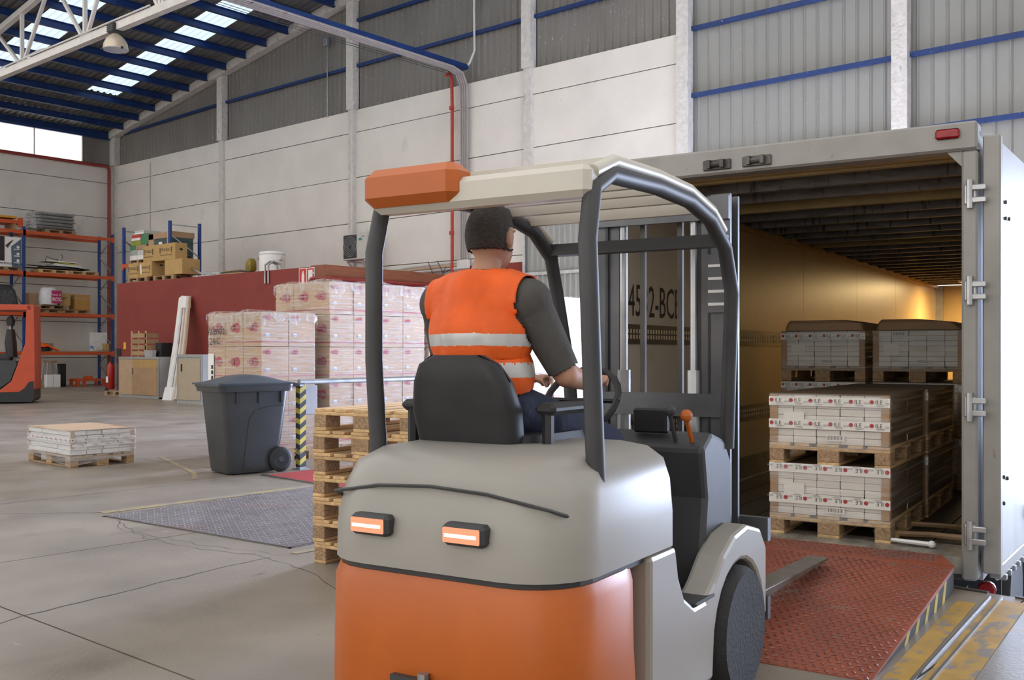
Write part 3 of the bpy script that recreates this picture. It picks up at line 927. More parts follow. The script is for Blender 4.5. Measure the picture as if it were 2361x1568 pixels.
def lozenges(parent, w, y0, y1, zf, mat, pitch=.042, clip=None):
    mb = MB()
    ny = int((y1 - y0) / pitch)
    nx = int(w / pitch)
    for iy in range(ny):
        for ix in range(nx):
            x = -w / 2 + .02 + ix * pitch + (pitch / 2 if iy % 2 else 0)
            y = y0 + .02 + iy * pitch
            if x > w / 2 - .02 or (clip and not clip(x, y)):
                continue
            s = 1 if (ix + iy // 2) % 2 else -1
            dx, dy = .0145, .0145 * s
            px, py = -.0062 * s, .0062
            z = zf(y)
            mb.add([(x - dx, y - dy, z), (x + px, y + py, z + .0015), (x + dx, y + dy, z), (x - px, y - py, z + .0015), (x, y, z + .0075)],
                   [(0, 4, 1), (1, 4, 2), (2, 4, 3), (3, 4, 0)])
    o = mb.build('tread_lozenges', mat, parent)
    o['kind'] = 'stuff'
    return o


# raised leveller in front of the trailer
lv = thing('dock_leveller', 'worn red chequer plate dock ramp raised to the trailer', 'dock leveller', (-2.60, 4.05, 0), R(7.0))
LW = 2.06
def lz(y):
    return .004 + .142 * min(y, 1.90) / 1.90 if y < 1.9 else .146 + .008 * (y - 1.9) / .4
MB().hexa([(-LW / 2, 0, -.006), (LW / 2, 0, -.006), (LW / 2, 1.9, .12), (-LW / 2, 1.9, .12), (-LW / 2, 0, .004), (LW / 2, 0, .004), (LW / 2, 1.9, .146), (-LW / 2, 1.9, .146)]).build('deck_plate', M_PLATERED, lv)
lip = MB().prism([(-LW / 2, 1.905), (LW / 2, 1.905), (LW / 2 - .12, 2.20), (-LW / 2 + .12, 2.20)], 'z', .132, .148)
lip.build('lip_plate', M_PLATERED, lv)
lozenges(lv, LW, .0, 1.88, lz, M_PLATELOZ)
lozenges(lv, LW - .2, 1.93, 2.19, lambda y: .148, M_PLATELOZ, clip=lambda x, y: abs(x) < LW / 2 - .04 - .12 * (y - 1.9) / .3)
for s in (-1, 1):
    x0 = s * (LW / 2 - .006)
    sk = MB().prism([(.06, -.004), (1.9, -.004), (1.9, .118), (.06, .004)], 'x', min(x0, x0 + s * .004), max(x0, x0 + s * .004)).build('side_skirt', M_HAZB, lv)
    for q in range(6):
        y = .62 + q * .23
        if y + .13 < 1.88:
            zt = lambda yy: .120 * yy / 1.9
            MB().prism([(y, .0), (y + .07, .0), (y + .13, zt(y + .13)), (y + .06, zt(y + .06))], 'x', min(x0 + s * .004, x0 + s * .007), max(x0 + s * .004, x0 + s * .007)).build('hazard_stripe', M_HAZY, sk)
# flat leveller of the next bay
l2 = thing('dock_leveller', 'grey chequer plate dock leveller lying flush with the floor', 'dock leveller', (-6.93, 4.32, 0), R(4.0))
MB().cbox(-1.14, 1.14, 0, 2.22, -.012, .006, .003).build('deck_plate', M_PLATEBLUE, l2)
MB().box(-1.17, 1.17, -.03, 0, -.01, .002).box(-1.17, -1.14, -.03, 2.22, -.01, .002).box(1.14, 1.17, -.03, 2.22, -.01, .002).build('frame', M_CRACK, l2)
lozenges(l2, 2.26, .01, 2.2, lambda y: .006, M_PLATEBLUELOZ, pitch=.05)

# ================================================================== THE FORKLIFT
M_FORANGE = mk('forklift_orange', (0.50, 0.115, 0.013), 0.38, var=0.08, scale=4)
M_FGREY = mk('forklift_grey', (0.33, 0.315, 0.285), 0.36, var=0.05, scale=3)
M_FCREAM = mk('forklift_cream', (0.60, 0.57, 0.50), 0.38, var=0.05, scale=4)
M_FDARK = mk('forklift_dark_trim', (0.045, 0.046, 0.050), 0.5, var=0.15, scale=5)
M_FMAST = mk('mast_steel', (0.13, 0.135, 0.145), 0.4, 0.5, var=0.2, scale=5)
M_FFORK = mk('fork_steel', (0.17, 0.155, 0.135), 0.42, 0.5, var=0.25, scale=7)
M_SEAT = mk('seat_vinyl', (0.02, 0.02, 0.022), 0.55, var=0.2, scale=10)
M_LAMPGLOW = mk_emit('tail_lamp_glow', (1.0, 0.40, 0.22), 0.62)
M_LAMPCORE = mk_emit('tail_lamp_core', (1.0, 0.75, 0.5), 2.0)

FYAW = R(8.7)
# rear centre on the floor
fk = thing('forklift', 'orange and grey forklift driving onto the ramp towards the trailer', 'forklift', (-2.15, 2.13, 0), FYAW)


def fp(name, mb, m, **k):
    return mb.build(name, m, fk, **k)


HW = .47
# counterweight
cw = MB().loft([rrect(-HW + .05, HW - .05, .06, .60, .10, .12, 5), rrect(-HW, HW, .02, .62, .16, .20, 5), rrect(-HW, HW, .0, .62, .20, .45, 5),
                rrect(-HW, HW, .0, .62, .21, .66, 5), rrect(-HW + .015, HW - .015, .015, .62, .20, .70, 5)])
cw = fp('counterweight', cw, M_FORANGE, smooth=True)
MB().box(-.12, .12, -.02, .1, .28, .40).build('tow_pocket', M_FDARK, cw)
MB().tube([(0, -.01, .42), (0, -.01, .25)], .018, 8).build('tow_pin', M_GALV, cw)
def hring(hw, y0, y1, r, z, rf=.03):
    pts = []
    for cx, cy, a0, q in ((hw - r, y0 + r, -90, r), (hw - rf, y1 - rf, 0, rf), (-hw + rf, y1 - rf, 90, rf), (-hw + r, y0 + r, 180, r)):
        for k in range(7):
            a = R(a0 + 15 * k)
            pts.append((cx + q * math.cos(a), cy + q * math.sin(a), z))
    return pts


fp('seam', MB().loft([rrect(-HW + .02, HW - .02, .02, .78, .2, .695, 5), rrect(-HW + .02, HW - .02, .02, .78, .2, .725, 5)]), M_FDARK)
hood = fp('rear_hood', MB().loft([hring(HW, .0, .80, .22, .72), hring(HW, .005, .80, .22, .84), hring(HW - .01, .03, .80, .22, .95),
                                  hring(HW - .03, .08, .79, .20, 1.02), hring(HW - .08, .16, .77, .18, 1.06), hring(HW - .16, .26, .74, .14, 1.075)]), M_FGREY, smooth=True)
# curved grip line across the hood
MB().tube([(-.46, .25, .86), (-.40, .05, .93), (-.2, .025, .965), (0, .022, .975), (.2, .025, .965), (.40, .05, .93), (.46, .25, .86)], .006, 6).build('hood_line', M_FDARK, hood, smooth=True)
for s in (-.20, .15):
    l = fp('tail_lamp', MB().cbox(s - .075, s + .075, -.03, .03, .815, .88, .012), M_FDARK)
    MB().cbox(s - .065, s + .065, -.036, -.028, .825, .87, .004).build('lens', M_LAMPGLOW, l)
    MB().box(s - .055, s + .055, -.038, -.035, .842, .852).build('bulb', M_LAMPCORE, l)
# chassis sides with the step cut out for the driver
prof = [(.58, .16), (1.16, .16)]
for a in range(180, -1, -15):
    prof.append((1.46 + .29 * math.cos(R(a)), .26 + .29 * math.sin(R(a))))
prof += [(1.80, .26), (1.80, .55), (1.72, .64), (1.55, .68), (1.40, .66), (1.27, .60), (1.17, .52), (1.08, .47), (.97, .47), (.88, .52), (.83, .60), (.80, .715), (.58, .715)]
for s in (-1, 1):
    fp('side_panel', MB().prism(prof, 'x', min(s * .36, s * .475), max(s * .36, s * .475)), M_FGREY, bevel=.018)
    fp('step_tread', MB().cbox(min(s * .37, s * .48), max(s * .37, s * .48), .97, 1.16, .468, .482, .004), M_FDARK)
    w = fp('front_wheel', MB().lathe([(.12, -.09), (.235, -.095), (.255, -.07), (.26, 0), (.255, .07), (.235, .095), (.12, .09)], 28, c=(s * .405, 1.46, .27), axis='x'), M_RUBBER, smooth=True)
    MB().lathe([(.0, s * .07), (.05, s * .09), (.10, s * .05), (.14, s * .085), (.14, -.05 * s), (0, -.05 * s)], 20, c=(s * .405, 1.46, .27), axis='x').build('hub', M_FCREAM, w, smooth=True)
fp('rear_wheel', MB().lathe([(.05, -.09), (.19, -.10), (.21, -.06), (.21, .06), (.19, .10), (.05, .09)], 24, c=(0, .38, .21), axis='x'), M_RUBBER, smooth=True)
fp('battery_case', MB().box(-.36, .36, .55, .78, .16, 1.03), M_FDARK)
fp('footwell_floor', MB().box(-.37, .37, .78, 1.42, .40, .45), M_FDARK)
cowl = MB().prism([(1.30, .44), (1.66, .30), (1.66, .92), (1.58, 1.02), (1.42, 1.06), (1.32, 1.00), (1.36, .80)], 'x', -.37, .37)
fp('front_cowl', cowl, M_FDARK, bevel=.02)
fp('front_frame', MB().box(-.36, .36, 1.40, 1.70, .12, .44), M_FDARK)
fp('pedal', MB().cbox(.10, .20, 1.22, 1.30, .47, .56, .01), M_FDARK)
# seat
SX = -.13
st = fp('seat', MB().loft([rrect(SX - .24, SX + .24, .42, .88, .08, 1.0, 4), rrect(SX - .25, SX + .25, .41, .90, .10, 1.05, 4), rrect(SX - .24, SX + .24, .43, .88, .10, 1.10, 4)]), M_SEAT, smooth=True)
bk = []
for z, y0, y1, hw in ((1.06, .38, .50, .20), (1.18, .35, .47, .21), (1.28, .33, .44, .19), (1.34, .32, .41, .16), (1.37, .32, .39, .10)):
    bk.append(rrect(SX - hw, SX + hw, y0, y1, .05, z, 4))
MB().loft(bk).build('backrest', M_SEAT, st, smooth=True)
for s in (-1, 1):
    MB().cbox(SX + s * .28 - .04, SX + s * .28 + .04, .45, .72, 1.17, 1.21, .015).tube([(SX + s * .28, .48, 1.0), (SX + s * .28, .48, 1.18)], .02, 6).build('armrest', M_SEAT, st)
# steering
sw = fp('steering_column', MB().tube([(-.10, 1.42, 1.0), (-.10, 1.22, 1.16)], .035, 10), M_FDARK)
ring = []
sc = Vector((-.10, 1.19, 1.185))
ux, uy = Vector((1, 0, 0)), Vector((0, .62, .78))
ring = [sc + ux * .16 * math.cos(R(a)) + uy * .16 * math.sin(R(a)) for a in range(0, 361, 15)]
MB().tube(ring, .014, 8, cap=False).tube([sc - ux * .16, sc, sc + ux * .16], .010, 6).build('steering_wheel', M_BLACK, sw, smooth=True)
fp('control_lever', MB().tube([(.24, 1.36, 1.02), (.24, 1.30, 1.14)], .010, 6).ball((.24, 1.30, 1.15), .025), M_FDARK)
fp('control_lever', MB().tube([(.31, 1.36, 1.02), (.31, 1.30, 1.12)], .010, 6).ball((.31, 1.30, 1.13), .025), M_FORANGE)
fp('dash_display', MB().cbox(.05, .20, 1.36, 1.40, 1.05, 1.15, .008), M_BLACK)
# overhead guard
for s in (-1, 1):
    x = s * .42
    fp('guard_side_rail', MB().tube([(x, .30, .98), (x, .27, 1.35), (x * .98, .26, 1.72), (x * .97, .30, 1.88), (x * .96, .42, 1.94), (x * .95, .8, 1.955), (x * .95, 1.1, 1.945), (x * .95, 1.32, 1.90), (x * .96, 1.48, 1.80), (x * .97, 1.55, 1.62), (x * .9, 1.60, 1.3), (x * .86, 1.62, .98)],
                                     .030, 14), M_FDARK, smooth=True)
    fp('guard_top_rail', MB().tube([(x * .97, .30, 1.93), (x * .96, .45, 1.985), (x * .95, .8, 1.995), (x * .95, 1.1, 1.985), (x * .95, 1.34, 1.935), (x * .95, 1.46, 1.87)], .022, 14), M_FCREAM, smooth=True)
for k, y in enumerate((.46, .62, .78, .94, 1.10, 1.26)):
    z = 1.975 if y < 1.0 else 1.975 - .02 * (y - 1.0) / .15
    fp('guard_bar', MB().bar((-.41, y, z), (.41, y, z), .03, .05), M_FCREAM)
fp('guard_front_beam', MB().bar((-.41, 1.47, 1.83), (.41, 1.47, 1.83), .07, .05), M_FDARK)
fp('guard_rear_beam', MB().cbox(-.42, .42, .25, .33, 1.85, 1.95, .02), M_FCREAM)
fp('guard_rear_panel', MB().cbox(-.44, -.05, .215, .345, 1.87, 2.0, .03), M_FORANGE)
# mast
for s in (-1, 1):
    x = s * .29
    ch = MB().box(x - .05, x + .05, 1.72, 1.74, .10, 2.06).box(min(x - s * .05, x - s * .035), max(x - s * .05, x - s * .035), 1.72, 1.84, .10, 2.06).box(x - .05, x + .05, 1.82, 1.84, .10, 2.06)
    fp('mast_channel', ch, M_FMAST)
    x2 = s * .225
    fp('inner_channel', MB().box(x2 - .035, x2 + .035, 1.735, 1.75, .12, 2.02).box(x2 - .035, x2 - .02, 1.735, 1.83, .12, 2.02).box(x2 - .035, x2 + .035, 1.815, 1.83, .12, 2.02), M_FMAST)
    fp('lift_cylinder', MB().tube([(s * .17, 1.74, .15), (s * .17, 1.74, 1.3)], .032, 10).tube([(s * .17, 1.74, 1.3), (s * .17, 1.74, 2.0)], .018, 10), M_GALV)
    fp('lift_chain', MB().box(s * .09 - .012, s * .09 + .012, 1.77, 1.79, .35, 1.98), M_DARKSTEEL)
    fp('tilt_cylinder', MB().tube([(s * .33, 1.42, .52), (s * .33, 1.74, .62)], .03, 8), M_GALV)
for z in (.18, 1.15, 2.0):
    fp('mast_crossbar', MB().box(-.34, .34, 1.70, 1.725, z - .05, z + .05), M_FMAST)
pl = fp('capacity_plate', MB().box(.245, .335, 1.700, 1.706, 1.55, 1.80), M_FMAST)
for k in range(4):
    MB().box(.25, .33, 1.697, 1.701, 1.58 + k * .055, 1.592 + k * .055).build('white_line', M_WHITEPAINT, pl)
# carriage, load guard and forks
FH = .20
fp('fork_carriage', MB().box(-.46, .46, 1.86, 1.90, FH + .02, FH + .12).box(-.46, .46, 1.86, 1.90, FH + .36, FH + .46).box(-.20, -.14, 1.84, 1.88, FH + .02, FH + .46).box(.14, .20, 1.84, 1.88, FH + .02, FH + .46), M_FMAST)
for s in (-.235, .235):
    fp('fork', MB().prism([(1.90, FH + .48), (1.94, FH + .48), (1.945, FH + .06), (1.99, FH + .035), (2.4, FH + .03), (3.53, FH - .018), (3.55, FH - .03), (3.53, FH - .035), (1.94, FH - .01), (1.90, FH + .03)], 'x', s - .06, s + .06), M_FFORK, bevel=.006)

# ================================================================== THE DRIVER
M_SKIN = mk('skin', (0.50, 0.27, 0.18), 0.55, var=0.08, scale=12)
M_HAIR = mk('dark_hair', (0.025, 0.017, 0.012), 0.6, var=0.3, scale=40, bump=.5, bscale=120)
M_VEST = mk('hi_vis_orange', (0.90, 0.13, 0.012), 0.6, var=0.10, scale=10, bump=.15, bscale=40)
M_REFLECT = mk('reflective_tape', (0.62, 0.62, 0.62), 0.35, 0.2, var=0.05)
M_SHIRT = mk('grey_shirt', (0.075, 0.072, 0.068), 0.8, var=0.15, scale=12, bump=.2, bscale=30)
M_JEANS = mk('navy_trousers', (0.018, 0.026, 0.06), 0.8, var=0.2, scale=14, bump=.2, bscale=50)
M_BOOT = mk('black_boot', (0.015, 0.014, 0.014), 0.6, var=0.2)


def make_driver(parent_xf):
    J = {}
    sx = -.16
    def P(n, x, y, z, r):
        J[n] = (Vector((x + sx, y, z)), r)
    P('pelvis', 0, .60, 1.19, .130)
    P('belly', 0, .575, 1.30, .128)
    P('chest', -.01, .56, 1.45, .140)
    P('upper', -.015, .57, 1.56, .115)
    P('neckb', -.015, .585, 1.63, .060)
    P('neck', -.015, .605, 1.69, .052)
    for s, n in ((1, 'r'), (-1, 'l')):
        P('cl' + n, s * .10 - .01, .575, 1.575, .078)
        P('sh' + n, s * .185 - .01, .58, 1.555, .068)
        P('hip' + n, s * .085, .62, 1.16, .098)
    P('elr', .27, .68, 1.30, .046)
    P('wrr', .235, .93, 1.265, .031)
    P('par', .215, 1.01, 1.27, .030)
    P('ell', -.27, .72, 1.31, .046)
    P('wll', -.13, .95, 1.275, .031)
    P('pal', -.09, 1.02, 1.275, .030)
    P('knr', .25, 1.02, 1.03, .066)
    P('anr', .30, 1.12, .60, .043)
    P('her', .30, 1.10, .515, .038)
    P('tor', .315, 1.30, .50, .036)
    P('knl', -.16, 1.03, 1.02, .066)
    P('anl', -.14, 1.14, .60, .043)
    P('hel', -.14, 1.12, .515, .038)
    P('tol', -.14, 1.32, .50, .036)
    bones = [('pelvis', 'belly', 't'), ('belly', 'chest', 't'), ('chest', 'upper', 't'), ('upper', 'neckb', 't'), ('neckb', 'neck', 'n'),
             ('upper', 'clr', 't'), ('upper', 'cll', 't'), ('clr', 'shr', 't'), ('cll', 'shl', 't'),
             ('shr', 'elr', 'ua'), ('elr', 'wrr', 'fa'), ('wrr', 'par', 'h'), ('shl', 'ell', 'ua'), ('ell', 'wll', 'fa'), ('wll', 'pal', 'h'),
             ('pelvis', 'hipr', 'p'), ('pelvis', 'hipl', 'p'), ('hipr', 'knr', 'l'), ('knr', 'anr', 'l'), ('anr', 'her', 'f'), ('her', 'tor', 'f'),
             ('hipl', 'knl', 'l'), ('knl', 'anl', 'l'), ('anl', 'hel', 'f'), ('hel', 'tol', 'f')]
    mb = MB()

    def capsule(a, b, ra, rb, n=16):
        a, b = Vector(a), Vector(b)
        d = b - a
        L = max(d.length, 1e-4)
        k = max(2, int(L / .03))
        pts, rad = [], []
        u = d / L
        for t in (-.98, -.8, -.5):
            pts.append(a + u * ra * t); rad.append(ra * math.sqrt(max(0.01, 1 - t * t)))
        for i in range(k + 1):
            q = i / k
            pts.append(a.lerp(b, q)); rad.append(ra + (rb - ra) * q)
        for t in (.5, .8, .98):
            pts.append(b + u * rb * t); rad.append(rb * math.sqrt(max(0.01, 1 - t * t)))
        mb.tube(pts, rad, n)

    for a, b, _ in bones:
        capsule(J[a][0], J[b][0], J[a][1], J[b][1])
    # widen the trunk
    c = J['chest'][0]
    mb.ball(c + Vector((0, .0, .0)), (.185, .125, .17), 20, 12)
    mb.ball(J['belly'][0], (.165, .125, .15), 20, 12)
    mb.ball(J['pelvis'][0] + Vector((0, -.01, -.02)), (.18, .135, .12), 20, 12)
    mb.ball(J['upper'][0] + Vector((0, 0, -.02)), (.20, .10, .09), 20, 10)
    # muscles: thighs and calves, deltoids
    for n in 'rl':
        mb.ball(J['sh' + n][0], .075, 14, 10)
        m_ = J['hip' + n][0].lerp(J['kn' + n][0], .35)
        mb.ball(m_, (.092, .13, .085), 14, 10)
        q = J['kn' + n][0].lerp(J['an' + n][0], .3) + Vector((0, -.015, 0))
        mb.ball(q, (.055, .06, .12), 14, 10)
    # head, tilted a little down and forward
    hc = Vector((sx - .015, .635, 1.80))
    mb.ball(hc, (.076, .098, .112), 22, 16)
    mb.ball(hc + Vector((0, .028, -.055)), (.060, .072, .068), 18, 12)
    mb.ball(hc + Vector((0, .050, -.098)), (.034, .030, .022), 14, 8)      # chin
    mb.tube([hc + Vector((0, .092, .012)), hc + Vector((0, .116, -.028)), hc + Vector((0, .100, -.036))], [.010, .016, .012], 10)   # nose
    mb.ball(hc + Vector((0, .094, .026)), (.055, .012, .011), 12, 8)       # brow
    mb.ball(hc + Vector((0, .092, -.062)), (.026, .012, .012), 12, 8)      # mouth
    for s in (-1, 1):
        mb.ball(hc + Vector((s * .078, .0, -.012)), (.012, .022, .034), 12, 8)
    # hands closed on the wheel rim: palm, four unequal bent fingers, thumb
    for pn, wn, s in (('par', 'wrr', 1), ('pal', 'wll', -1)):
        w0, p0 = J[wn][0], J[pn][0]
        f = (p0 - w0).normalized()
        side = f.cross(Vector((0, 0, 1))).normalized()
        up = side.cross(f).normalized()
        pc = p0 + f * .012
        mb.ball(pc, (.042, .046, .020), 16, 10)
        for k, (o, ln) in enumerate(((-.030, .062), (-.010, .072), (.010, .068), (.029, .054))):
            a = pc + side * o + f * .036
            b = a + f * ln * .45 + up * .012
            c2 = b + f * ln * .30 - up * ln * .30
            e = c2 - up * ln * .38 - f * .012
            mb.tube([a - f * .02, a, b, c2, e, e - up * .006], [.0098, .0098, .0092, .0086, .0078, .004], 8)
        ts = -side * s
        a = pc - f * .012 + ts * .034
        mb.tube([a - ts * .012, a, a + f * .030 + ts * .016 - up * .010, a + f * .052 + ts * .006 - up * .028, a + f * .056 + ts * .004 - up * .034], [.012, .012, .0105, .0088, .004], 8)
    raw = put('driver_raw', mb.mesh('driver_raw', M_SKIN))
    rm = raw.modifiers.new('remesh', 'REMESH'); rm.mode = 'VOXEL'; rm.voxel_size = 0.0075; rm.use_smooth_shade = True
    sm = raw.modifiers.new('smooth', 'SMOOTH'); sm.factor = .5; sm.iterations = 4
    dg = bpy.context.evaluated_depsgraph_get()
    me = bpy.data.meshes.new_from_object(raw.evaluated_get(dg))
    bpy.data.objects.remove(raw)
    me.name = 'driver_body'
    me.materials.clear()
    me.materials.append(M_SKIN)
    V = [v.co.copy() for v in me.vertices]
    NN = [v.normal.copy() for v in me.vertices]
    lab = []
    for p in V:
        if (p - hc).length < .135 and p.z > 1.685:
            lab.append(('head', 0)); continue
        best = (9, '', 0, '')
        for a, b, k in bones:
            A, B = J[a][0], J[b][0]
            ab = B - A
            t = max(0, min(1, (p - A).dot(ab) / ab.length_squared))
            r_ = J[a][1] + (J[b][1] - J[a][1]) * t
            d = (p - A - ab * t).length / r_
            if d < best[0]:
                best = (d, k, t, b)
        lab.append((best[1], best[2]))
    faces = [tuple(q.vertices) for q in me.polygons]

    def shell(name, test, off, mats, parent, mif=None, thick=.004):
        keep = [fc for fc in faces if all(test(i) for i in fc)]
        idx = {}
        vv = []
        for fc in keep:
            for i in fc:
                if i not in idx:
                    idx[i] = len(vv)
                    o_ = off(i) if callable(off) else off
                    vv.append(V[i] + NN[i] * o_)
        m = MB()
        for fc in keep:
            m.add([], [])
            m.f.append(tuple(idx[i] for i in fc))
            m.m.append(mif(fc) if mif else 0)
        m.v = vv
        ob = m.build(name, mats, parent, smooth=True, angle=180)
        so = ob.modifiers.new('thick', 'SOLIDIFY'); so.thickness = thick; so.offset = 1
        return ob

    body = put('person', me)
    body.location = parent_xf[0]
    body.rotation_euler = (0, 0, parent_xf[1])
    tag(body, 'person in an orange hi-vis vest and navy trousers driving the forklift', 'person')
    # clothes
    shirt_ok = lambda i: (lab[i][0] == 't' and V[i].z < 1.665) or (lab[i][0] == 'ua' and lab[i][1] < .93) or (lab[i][0] == 'p' and V[i].z > 1.14)
    shell('shirt', shirt_ok, .006, M_SHIRT, body)
    shell('trousers', lambda i: (lab[i][0] == 'p') or (lab[i][0] == 'l') or (lab[i][0] == 't' and V[i].z < 1.22), .009, M_JEANS, body)
    shell('boots', lambda i: lab[i][0] == 'f', .010, M_BOOT, body)
    vest_ok = lambda i: lab[i][0] == 't' and 1.20 < V[i].z < 1.655 and abs(V[i].x - sx + .012) < .195
    def vm(fc):
        z = sum(V[i].z for i in fc) / len(fc)
        return 1 if (1.295 < z < 1.335 or 1.405 < z < 1.445) else 0
    shell('hi_vis_vest', vest_ok, .019, [M_VEST, M_REFLECT], body, vm)
    shell('hair', lambda i: lab[i][0] == 'head' and (V[i].z > hc.z + .052 or (V[i].y < hc.y + .015 and V[i].z > hc.z - .055)) and not (V[i].y > hc.y + .06 and V[i].z < hc.z + .075) and not (abs(V[i].x - hc.x) > .078 and V[i].z < hc.z + .03), .010, M_HAIR, body)
    ey = MB()
    for s in (-1, 1):
        ey.ball(hc + Vector((s * .030, .082, .008)), .011, 10, 8)
    ey.build('eyes', M_WHITEPAINT, body, smooth=True)
    return body


make_driver(((-2.15, 2.13, 0), FYAW))

# ================================================================== PALLETS
_PM = {}


def pm(key, sx, sy, sz, mat, ch=.004):
    if key not in _PM:
        _PM[key] = MB().cbox(-sx / 2, sx / 2, -sy / 2, sy / 2, 0, sz, ch).mesh(key, mat)
    return _PM[key]


def pallet_parts(par, old=False, dz=0.0, jig=None):
    """a 1200 x 800 pallet under par: deck boards run along x"""
    w = M_WOODOLD if old else M_WOOD
    t = 'o' if old else 'n'
    rg = jig or random.Random(1)
    out = {}
    for y, wd in ((-.3275, .145), (-.1775, .1), (0, .145), (.1775, .1), (.3275, .145)):
        out['d%.2f' % y] = put('deck_board', pm('deck_board_%s%.3f' % (t, wd), 1.2, wd, .022, w), par, (rg.uniform(-.004, .004), y, .122 + dz))
    for x in (-.5275, 0, .5275):
        put('stringer_board', pm('stringer_board_' + t, .145, .8, .022, w), par, (x, 0, .100 + dz))
        for y, wd in ((-.35, .1), (0, .145), (.35, .1)):
            out['b%.2f%.2f' % (x, y)] = put('block', pm('block_%s%.3f' % (t, wd), .145, wd, .078, M_CHIP if not old else M_WOODOLD), par, (x, y, .022 + dz))
    for y, wd in ((-.35, .1), (0, .145), (.35, .1)):
        put('bottom_board', pm('bottom_board_%s%.3f' % (t, wd), 1.2, wd, .022, w), par, (0, y, dz))
    return out


def pallet_mesh(old=True):
    """the same pallet as one mesh, for pallets far from the camera"""
    mb = MB()
    for y, wd in ((-.3275, .145), (-.1775, .1), (0, .145), (.1775, .1), (.3275, .145)):
        mb.box(-.6, .6, y - wd / 2, y + wd / 2, .122, .144)
    for x in (-.5275, 0, .5275):
        mb.box(x - .0725, x + .0725, -.4, .4, .1, .122)
        for y, wd in ((-.35, .1), (0, .145), (.35, .1)):
            mb.box(x - .0725, x + .0725, y - wd / 2, y + wd / 2, .022, .1)
    for y, wd in ((-.35, .1), (0, .145), (.35, .1)):
        mb.box(-.6, .6, y - wd / 2, y + wd / 2, 0, .022)
    return mb.mesh('pallet', M_WOODOLD if old else M_WOOD)


FAR_PALLET = pallet_mesh(True)
FAR_PALLET_NEW = pallet_mesh(False)

# stack of empty pallets beside the forklift
ORD = ['bottom pallet', 'second pallet from the floor', 'third pallet from the floor', 'middle pallet', 'third pallet from the top', 'second pallet from the top', 'top pallet']
for i in range(7):
    rg = random.Random(40 + i)
    t = thing('wooden_pallet', '%s of the empty wooden pallet stack behind the forklift' % ORD[i], 'pallet',
              (-4.95 + rg.uniform(-.012, .012), 4.83 + rg.uniform(-.01, .01), .145 * i), R(98.9 + rg.uniform(-.6, .6)), 'stacked empty pallets')
    pp = pallet_parts(t, False, jig=rg)
    if i == 6:
        b = pp['b-0.53-0.35']
        ring = [(-.01 + .042 * math.cos(R(a)), -.0515, .037 + .027 * math.sin(R(a))) for a in range(0, 361, 20)]
        MB().tube(ring, .002, 4, cap=False).text('EPAL', (-.043, -.0515, .025), (1, 0, 0), (0, 0, 1), .032, width=.066).build('burnt_mark', M_INK, b)
        b = pp['b-0.53-0.35']

# ================================================================== WHITE CARTON LOADS
M_ILEBOX = mk('white_carton', (0.74, 0.72, 0.70), 0.6, var=0.05, scale=5, rnd=0.07)
M_CARTONSIDE = mk('brown_carton_side', (0.13, 0.085, 0.048), 0.7, var=0.12, scale=5, rnd=0.12)
M_TAPE = mk('printed_white_tape', (0.84, 0.83, 0.82), 0.4, var=0.03)


def tape_mesh(name, width, hgt, n, flip=False, phase=0.0):
    """printed tape in the xz plane facing -y, centred on x, z from 0"""
    mb = MB().box(-width / 2, width / 2, -.002, .0, 0, hgt, 0)
    pitch = width / n
    sgn = -1 if flip else 1
    for k in range(n):
        cx = -width / 2 + pitch * (k + .5)
        ax = Vector((sgn, 0, 0)); ay = Vector((0, 0, sgn))
        o = Vector((cx, -.003, hgt * .58))
        d0 = o - ax * pitch * .36
        mb.disc(d0, hgt * .23, (1, 0, 0), (0, 0, 1), 14, 1)
        mb.text('ILE', d0 + ax * hgt * .34 - ay * hgt * .21, ax, ay, hgt * .62, 2)
        mb.text('spain', d0 + ax * (hgt * .34 + hgt * 1.02) - ay * hgt * .21, ax, ay, hgt * .36, 3)
        mb.quad(d0 + ax * hgt * .45 - ay * hgt * .36, ax * hgt * .9, ay * hgt * .05, 3)
        mb.quad(d0 + ax * hgt * .55 - ay * hgt * .46, ax * hgt * .7, ay * hgt * .04, 3)
    return mb.mesh(name, [M_TAPE, M_REDINK, M_INK, M_GREYINK])


TAPE_FRONT = tape_mesh('printed_tape', .80, .062, 6)
TAPE_FLIP = tape_mesh('printed_tape', .80, .062, 6, True)
_CM = {}


def carton_mesh(key, sx, sy, sz, mats, sidex=False):
    if key not in _CM:
        mb = MB().cbox(-sx / 2, sx / 2, -sy / 2, sy / 2, 0, sz, .0025)
        if sidex:
            mb.m = []
            for f in mb.f:
                vs = [Vector(mb.v[i]) for i in f]
                nrm = (vs[1] - vs[0]).cross(vs[2] - vs[1])
                mb.m.append(1 if abs(nrm.x) > abs(nrm.y) and abs(nrm.x) > abs(nrm.z) else 0)
        _CM[key] = mb.mesh(key, mats)
    return _CM[key]


LABEL_BAR = MB()
LABEL_BAR.box(-.06, .06, -.001, 0, 0, .04, 0)
for k in range(14):
    LABEL_BAR.box(-.05 + k * .0072, -.05 + k * .0072 + (.002 if k % 3 else .004), -.0015, -.0005, .008, .034, 1)
LABEL_BAR = LABEL_BAR.mesh('barcode_label', [M_PAPER, M_INK])


